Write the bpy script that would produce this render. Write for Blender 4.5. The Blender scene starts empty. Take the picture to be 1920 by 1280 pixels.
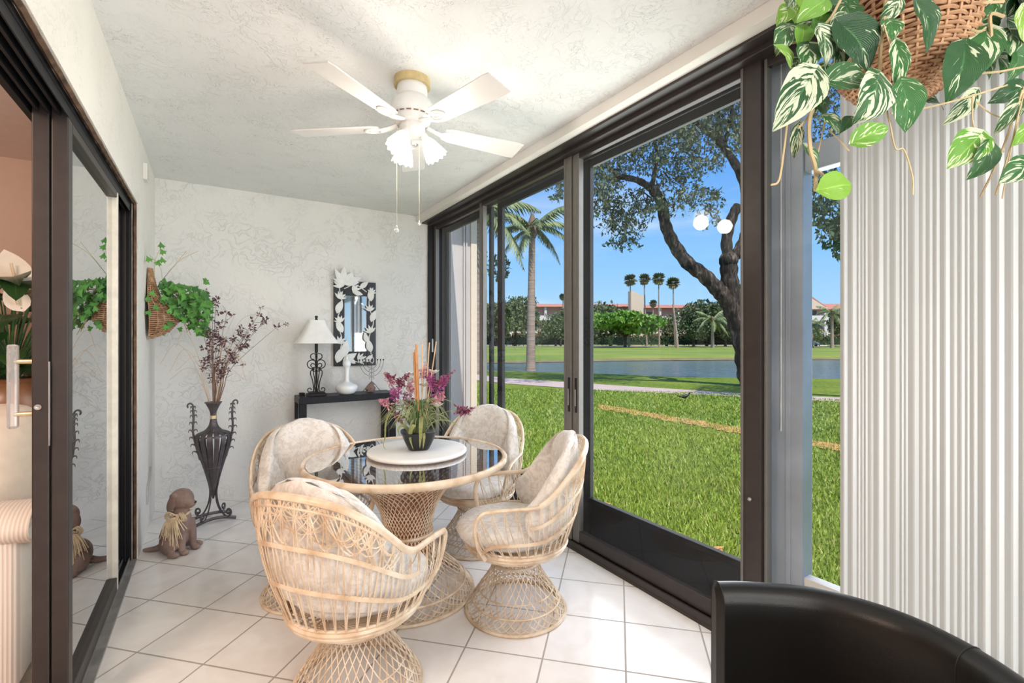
import bpy, math, random
import numpy as np
from mathutils import Vector, Matrix
PI = math.pi; sin = math.sin; cos = math.cos
C = bpy.context.scene.collection
S = bpy.context.scene

# ------------------------------------------------------------------ camera
F_PX = 885.0; HOR = 637.0; CX = 960.0; CAM_Z = 1.27
YAW = math.atan(560 / 885.0)
sA, cA = sin(YAW), cos(YAW)
cd = bpy.data.cameras.new('camera'); cam = bpy.data.objects.new('camera', cd); C.objects.link(cam)
cd.sensor_width = 36; cd.lens = 36 * F_PX / 1920; cd.shift_y = -3 / 1920; cd.clip_end = 1000; cd.clip_start = .02
cam.location = (0, 0, CAM_Z); cam.rotation_euler = (PI / 2, 0, -YAW)
S.camera = cam

# ------------------------------------------------------------------ view + world
S.view_settings.view_transform = 'Standard'; S.view_settings.look = 'None'
S.view_settings.gamma = 1; S.view_settings.use_curve_mapping = False
S.view_settings.exposure = 0.1
w = bpy.data.worlds.new('sky'); S.world = w; w.use_nodes = True
nt = w.node_tree; nt.nodes.clear()
def wn(t): return nt.nodes.new(t)
tc = wn('ShaderNodeTexCoord'); sep = wn('ShaderNodeSeparateXYZ'); nt.links.new(tc.outputs['Generated'], sep.inputs[0])
rp = wn('ShaderNodeValToRGB'); nt.links.new(sep.outputs[2], rp.inputs[0])
el = rp.color_ramp.elements
el[0].position = 0.0; el[0].color = (.50, .76, 1.0, 1)
el[1].position = .6; el[1].color = (.06, .21, .66, 1)
e = el.new(.15); e.color = (.29, .60, 1.0, 1)
e = el.new(.32); e.color = (.14, .40, .92, 1)
mp = wn('ShaderNodeMapping'); mp.inputs['Scale'].default_value = (1.2, 2.0, 7); nt.links.new(tc.outputs['Generated'], mp.inputs[0])
nz = wn('ShaderNodeTexNoise'); nz.inputs['Scale'].default_value = 1.7; nz.inputs['Detail'].default_value = 7
nz.inputs['Distortion'].default_value = .4; nt.links.new(mp.outputs[0], nz.inputs[0])
r2 = wn('ShaderNodeValToRGB'); nt.links.new(nz.outputs[0], r2.inputs[0])
r2.color_ramp.elements[0].position = .50; r2.color_ramp.elements[1].position = .80
r2.color_ramp.elements[1].color = (.6, .6, .6, 1)
mx = wn('ShaderNodeMixRGB'); nt.links.new(r2.outputs[0], mx.inputs[0]); nt.links.new(rp.outputs[0], mx.inputs[1]); mx.inputs[2].default_value = (.85, .93, 1, 1)
bg = wn('ShaderNodeBackground'); nt.links.new(mx.outputs[0], bg.inputs[0]); bg.inputs[1].default_value = 1.0
wo = wn('ShaderNodeOutputWorld'); nt.links.new(bg.outputs[0], wo.inputs[0])

# ------------------------------------------------------------------ sun and lamps
def light(name, kind, loc, energy, color=(1, 1, 1), **k):
    l = bpy.data.lights.new(name, kind); o = bpy.data.objects.new(name, l); C.objects.link(o)
    l.energy = energy; l.color = color; o.location = loc
    for a, b in k.items():
        if a == 'aim': o.rotation_euler = Vector(b).to_track_quat('-Z', 'Y').to_euler()
        else: setattr(l, a, b)
    return o
light('sun', 'SUN', (0, 0, 20), 4.2, (1, .95, .86), angle=.01, aim=(.12, 1.0, -1.5))
# unseen fills added to brighten the porch and the living room
light('rear_porch_fill', 'AREA', (.65, -1.3, 2.35), 40, (1, .96, .91), shape='RECTANGLE', size=1.6, size_y=1.2, aim=(0, .55, -1))  # added fill, high behind the camera
light('rear_up_fill', 'AREA', (.65, -1.1, .9), 36, (1, .98, .96), shape='RECTANGLE', size=1.6, size_y=1.2, aim=(0, 1.7, 1))  # added fill throwing light up towards the far ceiling
light('window_fill', 'AREA', (2.50, 1.9, 1.30), 112, (.96, .98, 1), shape='RECTANGLE', size=2.1, size_y=4.8, aim=(-1, 0, -.06))  # added fill panel outside the glass, stands in for stronger daylight
light('living_room_fill', 'AREA', (-1.9, .5, 2.3), 70, (1, .76, .60), shape='RECTANGLE', size=1.0, size_y=1.0, aim=(0.0, .35, -1))  # added warm fill, no visible source

# ------------------------------------------------------------------ projection helper (pixel of the photo -> point at a real depth / plane)
def at(x, y, **k):
    l = (x - CX) / F_PX; v = (HOR - y) / F_PX
    dx, dy = sA + l * cA, cA - l * sA
    if 'Z' in k: t = (k['Z'] - CAM_Z) / v
    elif 'X' in k: t = k['X'] / dx
    elif 'Y' in k: t = k['Y'] / dy
    else: t = k['d']
    return Vector((dx * t, dy * t, CAM_Z + v * t))
def camw(lat, d, z=0): return Vector((d * sA + lat * cA, d * cA - lat * sA, z))

# ------------------------------------------------------------------ mesh builder
class MB:
    def __init__(s): s.v = []; s.f = []; s.m = []; s.a = {}; s.n = 0; s.cur = 0
    def add(s, vs, fs, **attrs):
        b = s.n
        s.v.extend([tuple(p) for p in vs]); s.n += len(vs)
        s.f.extend([tuple(i + b for i in f) for f in fs]); s.m.extend([s.cur] * len(fs))
        for k, val in attrs.items(): s.a.setdefault(k, []).extend([(i + b, x) for i, x in enumerate(val)])
        return s
    def box(s, x0, x1, y0, y1, z0, z1, M=None):
        vs = [Vector(p) for p in ((x0,y0,z0),(x1,y0,z0),(x1,y1,z0),(x0,y1,z0),(x0,y0,z1),(x1,y0,z1),(x1,y1,z1),(x0,y1,z1))]
        if M is not None: vs = [M @ v for v in vs]
        return s.add(vs, [(0,3,2,1),(4,5,6,7),(0,1,5,4),(1,2,6,5),(2,3,7,6),(3,0,4,7)])
    def tube(s, pts, r, n=6, closed=False, flat=None, up=None, caps=True):
        P = np.array([tuple(p) for p in pts], float); m = len(P)
        if m < 2: return s
        if closed: T = np.roll(P, -1, 0) - np.roll(P, 1, 0)
        else: T = np.gradient(P, axis=0)
        T /= (np.linalg.norm(T, axis=1)[:, None] + 1e-12)
        rr = np.broadcast_to(np.array(r, float), (m,)) if np.ndim(r) == 0 else np.array(r, float)
        u = np.array(up, float) if up is not None else (np.array([0, 0, 1.0]) if abs(T[0][2]) < .9 else np.array([1.0, 0, 0]))
        vs = []
        a = np.arange(n) * 2 * PI / n + PI / n
        for i in range(m):
            uu = (np.array(up, float) if up is not None else u)
            uu = uu - T[i] * uu.dot(T[i]); L = np.linalg.norm(uu)
            if L < 1e-6: uu = np.array([1.0, 0, 0]) - T[i] * T[i][0]; L = np.linalg.norm(uu)
            uu /= L; w_ = np.cross(T[i], uu); u = uu
            fl = flat if flat is not None else 1.0
            for q in a: vs.append(P[i] + rr[i] * (cos(q) * uu + fl * sin(q) * w_))
        fs = []
        for i in range(m if closed else m - 1):
            j = (i + 1) % m
            for k in range(n):
                k2 = (k + 1) % n
                fs.append((i*n+k, i*n+k2, j*n+k2, j*n+k))
        if not closed and caps: fs.append(tuple(range(n))[::-1]); fs.append(tuple((m-1)*n + k for k in range(n)))
        return s.add(vs, fs)
    def lathe(s, prof, n=32, c=(0, 0, 0), M=None, cap=True):
        vs = []
        for r, z in prof:
            for k in range(n):
                q = 2 * PI * k / n; p = Vector((r * cos(q), r * sin(q), z))
                if M is not None: p = M @ p
                vs.append(p + Vector(c))
        fs = []
        for i in range(len(prof) - 1):
            for k in range(n):
                k2 = (k + 1) % n; fs.append((i*n+k, i*n+k2, (i+1)*n+k2, (i+1)*n+k))
        if cap:
            if prof[0][0] > 1e-4: fs.append(tuple(range(n))[::-1])
            if prof[-1][0] > 1e-4: fs.append(tuple((len(prof)-1)*n + k for k in range(n)))
        return s.add(vs, fs)
    def grid(s, fn, nu, nv, cu=False, cv=False, flip=False, **kw):
        vs = []
        for i in range(nu):
            for j in range(nv):
                vs.append(fn(i / (nu if cu else nu - 1), j / (nv if cv else nv - 1)))
        fs = []
        for i in range(nu if cu else nu - 1):
            for j in range(nv if cv else nv - 1):
                a, b, c_, d = i*nv+j, ((i+1) % nu)*nv+j, ((i+1) % nu)*nv+(j+1) % nv, i*nv+(j+1) % nv
                fs.append((a, d, c_, b) if flip else (a, b, c_, d))
        return s.add(vs, fs, **kw)
    def ball(s, c, r, n=12, m=8, M=None):
        if np.ndim(r) == 0: r = (r, r, r)
        def f(u, v):
            a = 2*PI*u; b = PI*v
            p = Vector((r[0]*sin(b)*cos(a), r[1]*sin(b)*sin(a), -r[2]*cos(b)))
            if M is not None: p = M @ p
            return Vector(c) + p
        return s.grid(f, n, m, cu=True)
    def build(s, name, mat, parent=None, smooth=True, bevel=0, solid=0):
        me = bpy.data.meshes.new(name); me.from_pydata(s.v, [], s.f)
        mats = mat if isinstance(mat, (list, tuple)) else [mat]
        for mm in mats: me.materials.append(mm)
        if len(mats) > 1: me.polygons.foreach_set('material_index', s.m)
        me.polygons.foreach_set('use_smooth', [smooth] * len(me.polygons))
        for k, lst in s.a.items():
            arr = np.zeros(len(s.v), np.float32)
            for i, x in lst: arr[i] = x
            at_ = me.attributes.new(k, 'FLOAT', 'POINT'); at_.data.foreach_set('value', arr)
        me.update()
        o = bpy.data.objects.new(name, me); C.objects.link(o)
        if parent is not None: o.parent = parent
        if solid:
            md = o.modifiers.new('solid', 'SOLIDIFY'); md.thickness = solid; md.offset = 0
        if bevel:
            md = o.modifiers.new('bevel', 'BEVEL'); md.width = bevel; md.segments = 2; md.limit_method = 'ANGLE'; md.harden_normals = False
        if smooth and not s.a:
            md = o.modifiers.new('es', 'EDGE_SPLIT'); md.split_angle = math.radians(48)
        return o
def tag(o, label, cat, group=None, kind=None):
    o['label'] = label
    if cat: o['category'] = cat
    if group: o['group'] = group
    if kind: o['kind'] = kind
    return o
def thing(name, label, cat, loc=(0, 0, 0), rz=0, group=None):
    o = bpy.data.objects.new(name, None); C.objects.link(o); o.location = loc; o.rotation_euler = (0, 0, rz)
    o.empty_display_size = .05
    return tag(o, label, cat, group)
def struct(o): o['kind'] = 'structure'; return o
def dup(root, loc, rz, label, scale=None):
    r = root.copy(); C.objects.link(r); r.location = loc; r.rotation_euler = (0, 0, rz); r['label'] = label
    if scale: r.scale = scale
    for ch in list(root.children):
        c = ch.copy(); C.objects.link(c); c.parent = r
        for g in list(ch.children):
            d = g.copy(); C.objects.link(d); d.parent = c
    return r
def cr(pts, n=8, closed=False):
    P = [np.array(tuple(p), float) for p in pts]; out = []; m = len(P)
    for i in range(m if closed else m - 1):
        p1, p2 = P[i], P[(i+1) % m]
        p0 = P[(i-1) % m] if (closed or i > 0) else 2*p1 - p2
        p3 = P[(i+2) % m] if (closed or i < m-2) else 2*p2 - p1
        for k in range(n):
            t = k / n
            out.append(.5*((2*p1) + (-p0+p2)*t + (2*p0-5*p1+4*p2-p3)*t*t + (-p0+3*p1-3*p2+p3)*t**3))
    if not closed: out.append(P[-1])
    return out

# ------------------------------------------------------------------ materials
class Mat:
    def __init__(s, name):
        s.m = bpy.data.materials.new(name); s.m.use_nodes = True; s.t = s.m.node_tree
        s.b = s.t.nodes['Principled BSDF']; s._co = None
    def n(s, t, **k):
        x = s.t.nodes.new(t)
        for a, v in k.items():
            if a.startswith('i_'): x.inputs[a[2:].replace('_', ' ')].default_value = v
            else: setattr(x, a, v)
        return x
    def l(s, a, b): s.t.links.new(a, b)
    def co(s, scale=(1, 1, 1), rot=(0, 0, 0), loc=(0, 0, 0), gen=False):
        c = s.n('ShaderNodeTexCoord'); m_ = s.n('ShaderNodeMapping'); s.l(c.outputs['Generated' if gen else 'Object'], m_.inputs[0])
        m_.inputs['Scale'].default_value = scale; m_.inputs['Rotation'].default_value = rot; m_.inputs['Location'].default_value = loc
        return m_.outputs[0]
    def noise(s, co, scale, detail=4, dist=0, rough=.5):
        x = s.n('ShaderNodeTexNoise'); x.inputs['Scale'].default_value = scale; x.inputs['Detail'].default_value = detail
        x.inputs['Distortion'].default_value = dist; x.inputs['Roughness'].default_value = rough; s.l(co, x.inputs[0]); return x.outputs[0]
    def ramp(s, fac, stops, interp='LINEAR'):
        x = s.n('ShaderNodeValToRGB'); s.l(fac, x.inputs[0]); r = x.color_ramp; r.interpolation = interp
        while len(r.elements) < len(stops): r.elements.new(.5)
        for e_, (p, c_) in zip(r.elements, stops):
            e_.position = p; e_.color = (c_, c_, c_, 1) if np.ndim(c_) == 0 else (*c_[:3], 1)
        return x.outputs[0]
    def mix(s, fac, a, b, mode='MIX'):
        x = s.n('ShaderNodeMixRGB'); x.blend_type = mode
        for i, q in ((0, fac), (1, a), (2, b)):
            if isinstance(q, (int, float)): x.inputs[i].default_value = q if i == 0 else (q, q, q, 1)
            elif isinstance(q, (tuple, list)): x.inputs[i].default_value = (*q[:3], 1)
            else: s.l(q, x.inputs[i])
        return x.outputs[0]
    def math(s, op, a, b=None):
        x = s.n('ShaderNodeMath'); x.operation = op
        for i, q in ((0, a), (1, b)):
            if q is None: continue
            if isinstance(q, (int, float)): x.inputs[i].default_value = q
            else: s.l(q, x.inputs[i])
        return x.outputs[0]
    def attr(s, name):
        x = s.n('ShaderNodeAttribute'); x.attribute_name = name; return x.outputs['Fac']
    def set(s, color=None, rough=None, metal=None, **k):
        for nm, q in (('Base Color', color), ('Roughness', rough), ('Metallic', metal)) + tuple((a.replace('_', ' '), v) for a, v in k.items()):
            if q is None: continue
            i = s.b.inputs[nm]
            if isinstance(q, (int, float)): i.default_value = q
            elif isinstance(q, (tuple, list)): i.default_value = (*q[:3], 1)
            else: s.l(q, i)
        return s
    def bump(s, h, strength=.3, dist=.01):
        x = s.n('ShaderNodeBump'); x.inputs['Strength'].default_value = strength; x.inputs['Distance'].default_value = dist
        s.l(h, x.inputs['Height']); s.l(x.outputs[0], s.b.inputs['Normal']); return s
def plain(name, col, rough=.5, metal=0, var=.12, nscale=20, bump=0, bscale=80, **k):
    m = Mat(name); c = m.co()
    n = m.noise(c, nscale, 4)
    lo = tuple(x * (1 - var) for x in col); hi = tuple(min(1, x * (1 + var)) for x in col)
    m.set(m.ramp(n, [(.3, lo), (.7, hi)]), rough, metal, **k)
    if bump: m.bump(m.noise(c, bscale, 5), bump, .005)
    return m.m
def glassy(name, tint=(1, 1, 1), ior=1.5, boost=1.0, rough=0.0):
    m = Mat(name); m.t.nodes.remove(m.b); out = m.t.nodes['Material Output']
    tr = m.n('ShaderNodeBsdfTransparent'); tr.inputs[0].default_value = (*tint, 1)
    gl = m.n('ShaderNodeBsdfGlossy'); gl.inputs['Roughness'].default_value = rough
    ge = m.n('ShaderNodeNewGeometry'); dt = m.n('ShaderNodeVectorMath'); dt.operation = 'DOT_PRODUCT'
    m.l(ge.outputs['Incoming'], dt.inputs[0]); m.l(ge.outputs['Normal'], dt.inputs[1])
    cz = m.math('SUBTRACT', 1.0, m.math('ABSOLUTE', dt.outputs['Value']))
    f0 = ((ior-1)/(ior+1))**2   # Schlick reflectance of a thin pane, both faces
    f = m.math('ADD', m.math('MULTIPLY', m.math('POWER', cz, 5.0), 1 - f0), f0)
    f = m.math('MULTIPLY', f, boost)
    f = m.math('MINIMUM', f, 1.0)
    mx_ = m.n('ShaderNodeMixShader'); m.l(f, mx_.inputs[0]); m.l(tr.outputs[0], mx_.inputs[1]); m.l(gl.outputs[0], mx_.inputs[2])
    m.l(mx_.outputs[0], out.inputs[0]); return m.m
M = {}
# stucco wall
def stucco(name, col, sc=1.0, strength=.5, crevice_shade=.25):
    m = Mat(name); c = m.co()
    a = m.noise(c, 9*sc, 6, 1.8)
    ridge = m.ramp(m.math('ABSOLUTE', m.math('SUBTRACT', a, .5)), [(0.0, 1.0), (.035, 0.0)])
    b = m.noise(c, 4*sc, 3)
    msk = m.ramp(b, [(.42, 0.0), (.6, 1.0)])
    h = m.math('ADD', m.math('MULTIPLY', ridge, msk), m.math('MULTIPLY', m.noise(c, 28*sc, 5, .5), .6))
    big = m.noise(c, 1.4, 3)
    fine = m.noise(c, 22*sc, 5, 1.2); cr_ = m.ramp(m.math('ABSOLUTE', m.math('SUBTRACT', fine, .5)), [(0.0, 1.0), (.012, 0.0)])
    shade_lines = m.math('MULTIPLY', m.math('MULTIPLY', cr_, m.ramp(m.noise(c, 5*sc, 3), [(.50, 0.0), (.62, 1.0)])), crevice_shade)  # thin dark lines: shade in the relief's crevices, put into the colour
    m.set(m.mix(shade_lines, m.ramp(big, [(.3, tuple(x*.965 for x in col)), (.7, col)]), tuple(x*.5 for x in col)), .92, Specular_IOR_Level=.2)
    m.bump(h, strength, .012); return m.m
M['wall'] = stucco('stucco_wall', (.82, .80, .765), 1.0, .48, .5)
M['wall_l'] = stucco('stucco_wall_cream', (.82, .78, .72), 1.2, .35, .6)
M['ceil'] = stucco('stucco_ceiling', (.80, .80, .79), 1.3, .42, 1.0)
M['header'] = plain('header_paint', (.80, .77, .72), .6, var=.03, nscale=6)
M['peach'] = plain('peach_wall', (.80, .62, .52), .8, var=.02)
M['lr_ceil'] = plain('living_room_ceiling_paint', (.80, .70, .66), .9, var=.03, bump=.3, bscale=60)
M['carpet'] = plain('carpet', (.62, .52, .45), .95, bump=.3, bscale=200)
# floor tile
m = Mat('floor_tile'); c = m.co(rot=(0, 0, 0))
mp_ = m.n('ShaderNodeMapping'); tcx = m.n('ShaderNodeTexCoord'); m.l(tcx.outputs['Object'], mp_.inputs[0])
br = m.n('ShaderNodeTexBrick'); br.offset = 0; br.squash = 1
m.l(mp_.outputs[0], br.inputs[0])
for k_, v_ in (('Scale', 1.0), ('Mortar Size', .0038), ('Mortar Smooth', .15), ('Bias', 0), ('Brick Width', .323), ('Row Height', .323)): br.inputs[k_].default_value = v_
br.inputs['Color1'].default_value = (.85, .82, .795, 1); br.inputs['Color2'].default_value = (.88, .855, .835, 1); br.inputs['Mortar'].default_value = (.40, .36, .33, 1)
mot = m.noise(m.co(), 7, 5, .8)
mott = m.mix(1.0, br.outputs[0], m.ramp(mot, [(.35, (.93, .91, .89)), (.65, (1, 1, 1))]), 'MULTIPLY')
m.set(mott, m.ramp(br.outputs['Fac'], [(0, .16), (1, .8)]), Specular_IOR_Level=.5)
m.bump(m.math('SUBTRACT', m.math('MULTIPLY', m.noise(m.co(), 5, 3), .15), br.outputs['Fac']), .35, .004)
M['tile'] = m.m
M['bronze'] = plain('bronze_aluminium', (.045, .036, .034), .4, .3, var=.1)
M['bronze2'] = plain('pale_bronze_aluminium', (.17, .16, .145), .4, .3, var=.06)
M['black_al'] = plain('black_aluminium', (.010, .010, .012), .5, 0, Specular_IOR_Level=.3)
M['navy'] = plain('dark_blue_kick_panel', (.004, .005, .008), .6, 0, Specular_IOR_Level=.2)
M['track'] = plain('door_track_metal', (.42, .41, .40), .4, .7, var=.25, nscale=12)
M['oldwood'] = plain('weathered_edge', (.10, .055, .03), .85, bump=.8, bscale=40, var=.6)
M['cream'] = plain('cream_edge', (.76, .72, .63), .7, var=.1)  # cream tone of the door panels' trailing stiles
M['pane'] = glassy('window_glass', (.97, .99, .98), 1.45, 1.0)
M['doorpane'] = glassy('sliding_door_glass', (.88, .92, .89), 1.55, 2.4)
m = Mat('fibreglass_strand'); c = m.co()
m.set(m.ramp(m.noise(c, 14, 4), [(.3, (.54, .37, .23)), (.52, (.74, .59, .43)), (.75, (.85, .74, .60))]), .42, Coat_Weight=.2); M['cane'] = m.m
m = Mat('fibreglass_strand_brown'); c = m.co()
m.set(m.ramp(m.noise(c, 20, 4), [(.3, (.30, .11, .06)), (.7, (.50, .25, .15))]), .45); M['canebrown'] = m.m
m = Mat('brocade'); c = m.co()
n1 = m.noise(c, 17, 3, 2.2); n2 = m.noise(c, 46, 3, 1)
col_ = m.mix(m.ramp(n1, [(.44, 0.0), (.52, 1.0)]), (.66, .615, .57), (.77, .735, .69))
col_ = m.mix(m.ramp(n2, [(.5, 0.0), (.62, .35)]), col_, (.54, .50, .46))
m.set(col_, .75, Sheen_Weight=.3); m.bump(m.math('ADD', n1, m.noise(c, 300, 2)), .25, .004); M['fabric'] = m.m
m = Mat('black_leather'); c = m.co()
vo = m.n('ShaderNodeTexVoronoi'); vo.inputs['Scale'].default_value = 420; m.l(c, vo.inputs[0])
m.set((.006, .0055, .005), .38, Specular_IOR_Level=.38); m.bump(vo.outputs[0], .12, .001); M['leather'] = m.m
M['seam'] = plain('leather_seam', (.004, .004, .004), .7)
M['iron'] = plain('wrought_iron', (.115, .10, .105), .45, .6, bump=.25, bscale=60, var=.25)
M['blackiron'] = plain('black_iron', (.015, .013, .012), .45, .3)
M['brass'] = plain('pale_brass', (.75, .62, .38), .35, .7)
m = Mat('black_rattan'); c = m.co()
wv = m.n('ShaderNodeTexWave'); wv.inputs['Scale'].default_value = 30; wv.inputs['Distortion'].default_value = 3; m.l(c, wv.inputs[0])
m.set(m.mix(wv.outputs[1], (.006, .006, .008), (.022, .022, .03)), .4, Specular_IOR_Level=.25); m.bump(wv.outputs[1], .5, .003); M['rattan_black'] = m.m
M['white_paint'] = plain('white_enamel', (.80, .79, .77), .3, var=.02)
M['blade'] = plain('fan_blade_white', (.74, .715, .69), .3, var=.02)
M['tan'] = plain('aged_tan_paint', (.62, .48, .24), .6, var=.15, bump=.2)
def emit(name, col, st):
    m = Mat(name); m.set(col, .3, Emission_Color=col, Emission_Strength=st); return m.m
M['shade_lit'] = emit('lit_frosted_glass', (1, .93, .84), 1.3)
M['frost'] = plain('unlit_frosted_glass', (.88, .85, .82), .25, var=.02)
M['shade'] = plain('lampshade_linen', (.86, .85, .82), .85, var=.03, bump=.15, bscale=250)
M['china'] = plain('white_glass', (.86, .87, .87), .1, var=.01, Coat_Weight=.5)
M['mirror'] = (lambda m: (m.set((.85, .87, .87), .03, 1.0), m.m)[1])(Mat('mirror_glass'))
M['black_gloss'] = plain('black_lacquer', (.010, .010, .012), .3)
M['applique'] = plain('white_plaster_leaf', (.80, .79, .76), .6, var=.05)
m = Mat('clear_acrylic'); m.set((.95, .96, .98), .05, Transmission_Weight=.75, IOR=1.45); M['acrylic'] = m.m
M['terracotta'] = plain('brown_clay', (.27, .185, .155), .75, bump=.3, bscale=60, var=.3, nscale=9)
M['eye'] = plain('dark_glaze', (.01, .008, .007), .15)
M['raffia'] = plain('raffia', (.78, .62, .42), .7, var=.2)
m = Mat('wicker'); c = m.co()
m.set(m.ramp(m.noise(c, 30, 4), [(.3, (.30, .15, .075)), (.6, (.52, .31, .17)), (.8, (.68, .46, .28))]), .55); M['wicker'] = m.m
M['wickerdark'] = plain('wicker_dark', (.20, .075, .045), .6, var=.4, nscale=40)
def leafmat(name, dark, light_, vari=None, amount=.5, rough=.35):
    m = Mat(name)
    lu, lv, lr = m.attr('lu'), m.attr('lv'), m.attr('lr')
    base = m.ramp(lr, [(.0, dark), (1.0, light_)])
    cb = m.n('ShaderNodeCombineXYZ'); m.l(m.math('SUBTRACT', m.math('MULTIPLY', lu, 3.5), m.math('MULTIPLY', m.math('ABSOLUTE', lv), 2.5)), cb.inputs[0])
    m.l(m.math('MULTIPLY', lv, .9), cb.inputs[1]); m.l(m.math('MULTIPLY', lr, 60), cb.inputs[2])
    if vari:
        n_ = m.noise(cb.outputs[0], 1.7, 5, .9)
        n_ = m.math('ADD', n_, m.math('MULTIPLY', m.math('SUBTRACT', m.math('FRACT', m.math('MULTIPLY', lr, 7.3)), .5), .16))
        base = m.mix(m.ramp(n_, [(.62 - .12*amount, 0.0), (.65 - .12*amount, 1.0)]), base, vari)
    mid = m.ramp(m.math('ABSOLUTE', lv), [(.0, 1.0), (.06, 0.0)])
    base = m.mix(m.math('MULTIPLY', mid, .5), base, tuple(min(1, q*1.7+.05) for q in light_))
    m.set(base, rough, Subsurface_Weight=0)
    vein = m.n('ShaderNodeTexWave'); vein.inputs['Scale'].default_value = 1.6; m.l(cb.outputs[0], vein.inputs[0])
    m.bump(vein.outputs[1], .35, .004)
    return m.m
M['pothos'] = leafmat('pothos_leaf', (.010, .06, .016), (.035, .15, .03), (.60, .66, .46), .5)
M['pothos2'] = leafmat('pothos_leaf_bright', (.10, .30, .03), (.25, .45, .05), (.70, .78, .50), .25)
M['ivy'] = leafmat('ivy_leaf', (.03, .13, .02), (.12, .36, .05), None)
M['darkleaf'] = leafmat('dark_green_leaf', (.012, .04, .012), (.04, .11, .025), None, rough=.3)
M['lily'] = plain('lily_petal', (.86, .77, .66), .5, var=.05)
M['vine'] = plain('vine_stem', (.52, .40, .22), .6, var=.2)
M['twig'] = plain('brown_twig', (.24, .15, .11), .75, var=.25)
M['burgundy'] = plain('burgundy_blossom', (.13, .055, .07), .7, var=.5, nscale=60)
M['purple'] = plain('purple_blossom', (.38, .08, .26), .6, var=.6, nscale=70)
M['plum'] = plain('plum_blossom', (.24, .06, .11), .6, var=.6, nscale=70)
M['pink'] = plain('dusty_pink_blossom', (.62, .30, .36), .6, var=.5, nscale=70)
M['whitefl'] = plain('white_petals', (.80, .77, .70), .6, var=.08)
M['bamboo'] = plain('bamboo_stick', (.55, .26, .10), .45, var=.25, nscale=15)
M['reed'] = plain('pale_reed', (.60, .42, .27), .5, var=.2)
M['grassblade'] = plain('sage_leaf', (.24, .28, .13), .5, var=.35)
M['grassdark'] = plain('deep_green_leaf', (.08, .17, .06), .5, var=.35)
M['ribbonleaf'] = plain('olive_ribbon_leaf', (.24, .27, .10), .4, var=.2, nscale=60)
m = Mat('accordion_vane'); m.set((.80, .80, .79), .45, Transmission_Weight=0)
m.set(m.ramp(m.noise(m.co(scale=(1, 1, .02)), 30, 3), [(.3, (.50, .53, .535)), (.7, (.57, .60, .605))]), .4); M['blind'] = m.m
M['post'] = plain('grey_blue_post', (.36, .40, .47), .3, .1, var=.2, nscale=4)
M['sofa'] = plain('cream_rib_fabric', (.80, .66, .55), .9, var=.06)
m = Mat('ribbed_fabric'); wv = m.n('ShaderNodeTexWave'); wv.inputs['Scale'].default_value = 28; m.l(m.co(), wv.inputs[0])
m.set(m.mix(wv.outputs[1], (.66, .55, .48), (.82, .73, .66)), .9); m.bump(wv.outputs[1], .5, .004); M['rib'] = m.m
M['plate'] = plain('grey_plate', (.45, .45, .45), .5)
# exterior
m = Mat('lawn_grass'); c = m.co()
g1 = m.noise(c, .35, 3); g2 = m.noise(c, 9, 6, .5); g3 = m.noise(m.co(scale=(1, 1, 1)), 60, 3)
col_ = m.mix(m.ramp(g2, [(.35, 0.0), (.65, 1.0)]), (.10, .17, .015), (.24, .33, .04))
col_ = m.mix(m.ramp(g1, [(.45, 0.0), (.7, .55)]), col_, (.36, .39, .06))
col_ = m.mix(m.ramp(g3, [(.55, 0.0), (.75, .35)]), col_, (.27, .27, .05))
m.set(col_, .9, Specular_IOR_Level=.15); m.bump(g3, .6, .03); M['lawn'] = m.m
m = Mat('grass_blades'); lr = m.attr('lr'); c = m.co()
g1 = m.noise(c, .5, 3)
m.set(m.mix(m.ramp(g1, [(.4, 0.0), (.75, .5)]), m.ramp(lr, [(.0, (.09, .18, .012)), (.5, (.26, .40, .04)), (.85, (.44, .54, .10)), (1.0, (.56, .50, .20))]), (.32, .36, .05)), .6); M['blades'] = m.m
m = Mat('far_bank_grass'); c = m.co()
col_ = m.mix(m.ramp(m.noise(c, .12, 4), [(.35, 0.0), (.65, 1.0)]), (.17, .26, .025), (.29, .33, .04))
m.set(col_, .9); M['farlawn'] = m.m
M['shore'] = plain('shore_mud', (.26, .20, .08), .9, nscale=1.5, var=.3)
M['path'] = plain('pink_concrete', (.62, .47, .41), .85, nscale=3, var=.08)
M['road'] = plain('pale_road', (.62, .60, .57), .85, nscale=1, var=.05)
M['soil'] = plain('orange_mulch', (.66, .34, .12), .9, nscale=14, var=.4, bump=.6, bscale=30)
m = Mat('lake_water'); c = m.co(scale=(1, 1, 1))
m.set((.10, .12, .12), .12, Specular_IOR_Level=.6); m.bump(m.noise(c, 2.2, 5), .5, .12); M['water'] = m.m
m = Mat('oak_bark'); c = m.co(scale=(1, 1, .25))
bk = m.noise(c, 9, 7, 1.0)
m.set(m.ramp(bk, [(.42, (.022, .017, .014)), (.58, (.085, .062, .05)), (.74, (.30, .22, .18))]), .95); m.bump(bk, 1.0, .06); M['bark'] = m.m
m = Mat('palm_bark'); c = m.co(scale=(.3, .3, 4))
m.set(m.ramp(m.noise(c, 3, 4), [(.3, (.30, .21, .17)), (.7, (.50, .37, .30))]), .9); m.bump(m.noise(c, 4, 3), .5, .04); M['palmbark'] = m.m
def foliage(name, a, b):
    m = Mat(name); lr = m.attr('lr'); m.set(m.ramp(lr, [(0, a), (1, b)]), .6); return m.m
M['fol_oak'] = foliage('oak_foliage', (.06, .085, .03), (.20, .22, .09))
M['fol_dark'] = foliage('dark_foliage', (.03, .06, .02), (.10, .15, .05))
M['fol_mid'] = foliage('mid_foliage', (.07, .11, .035), (.18, .22, .09))
M['fol_bright'] = foliage('bright_foliage', (.08, .18, .02), (.22, .40, .05))
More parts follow.
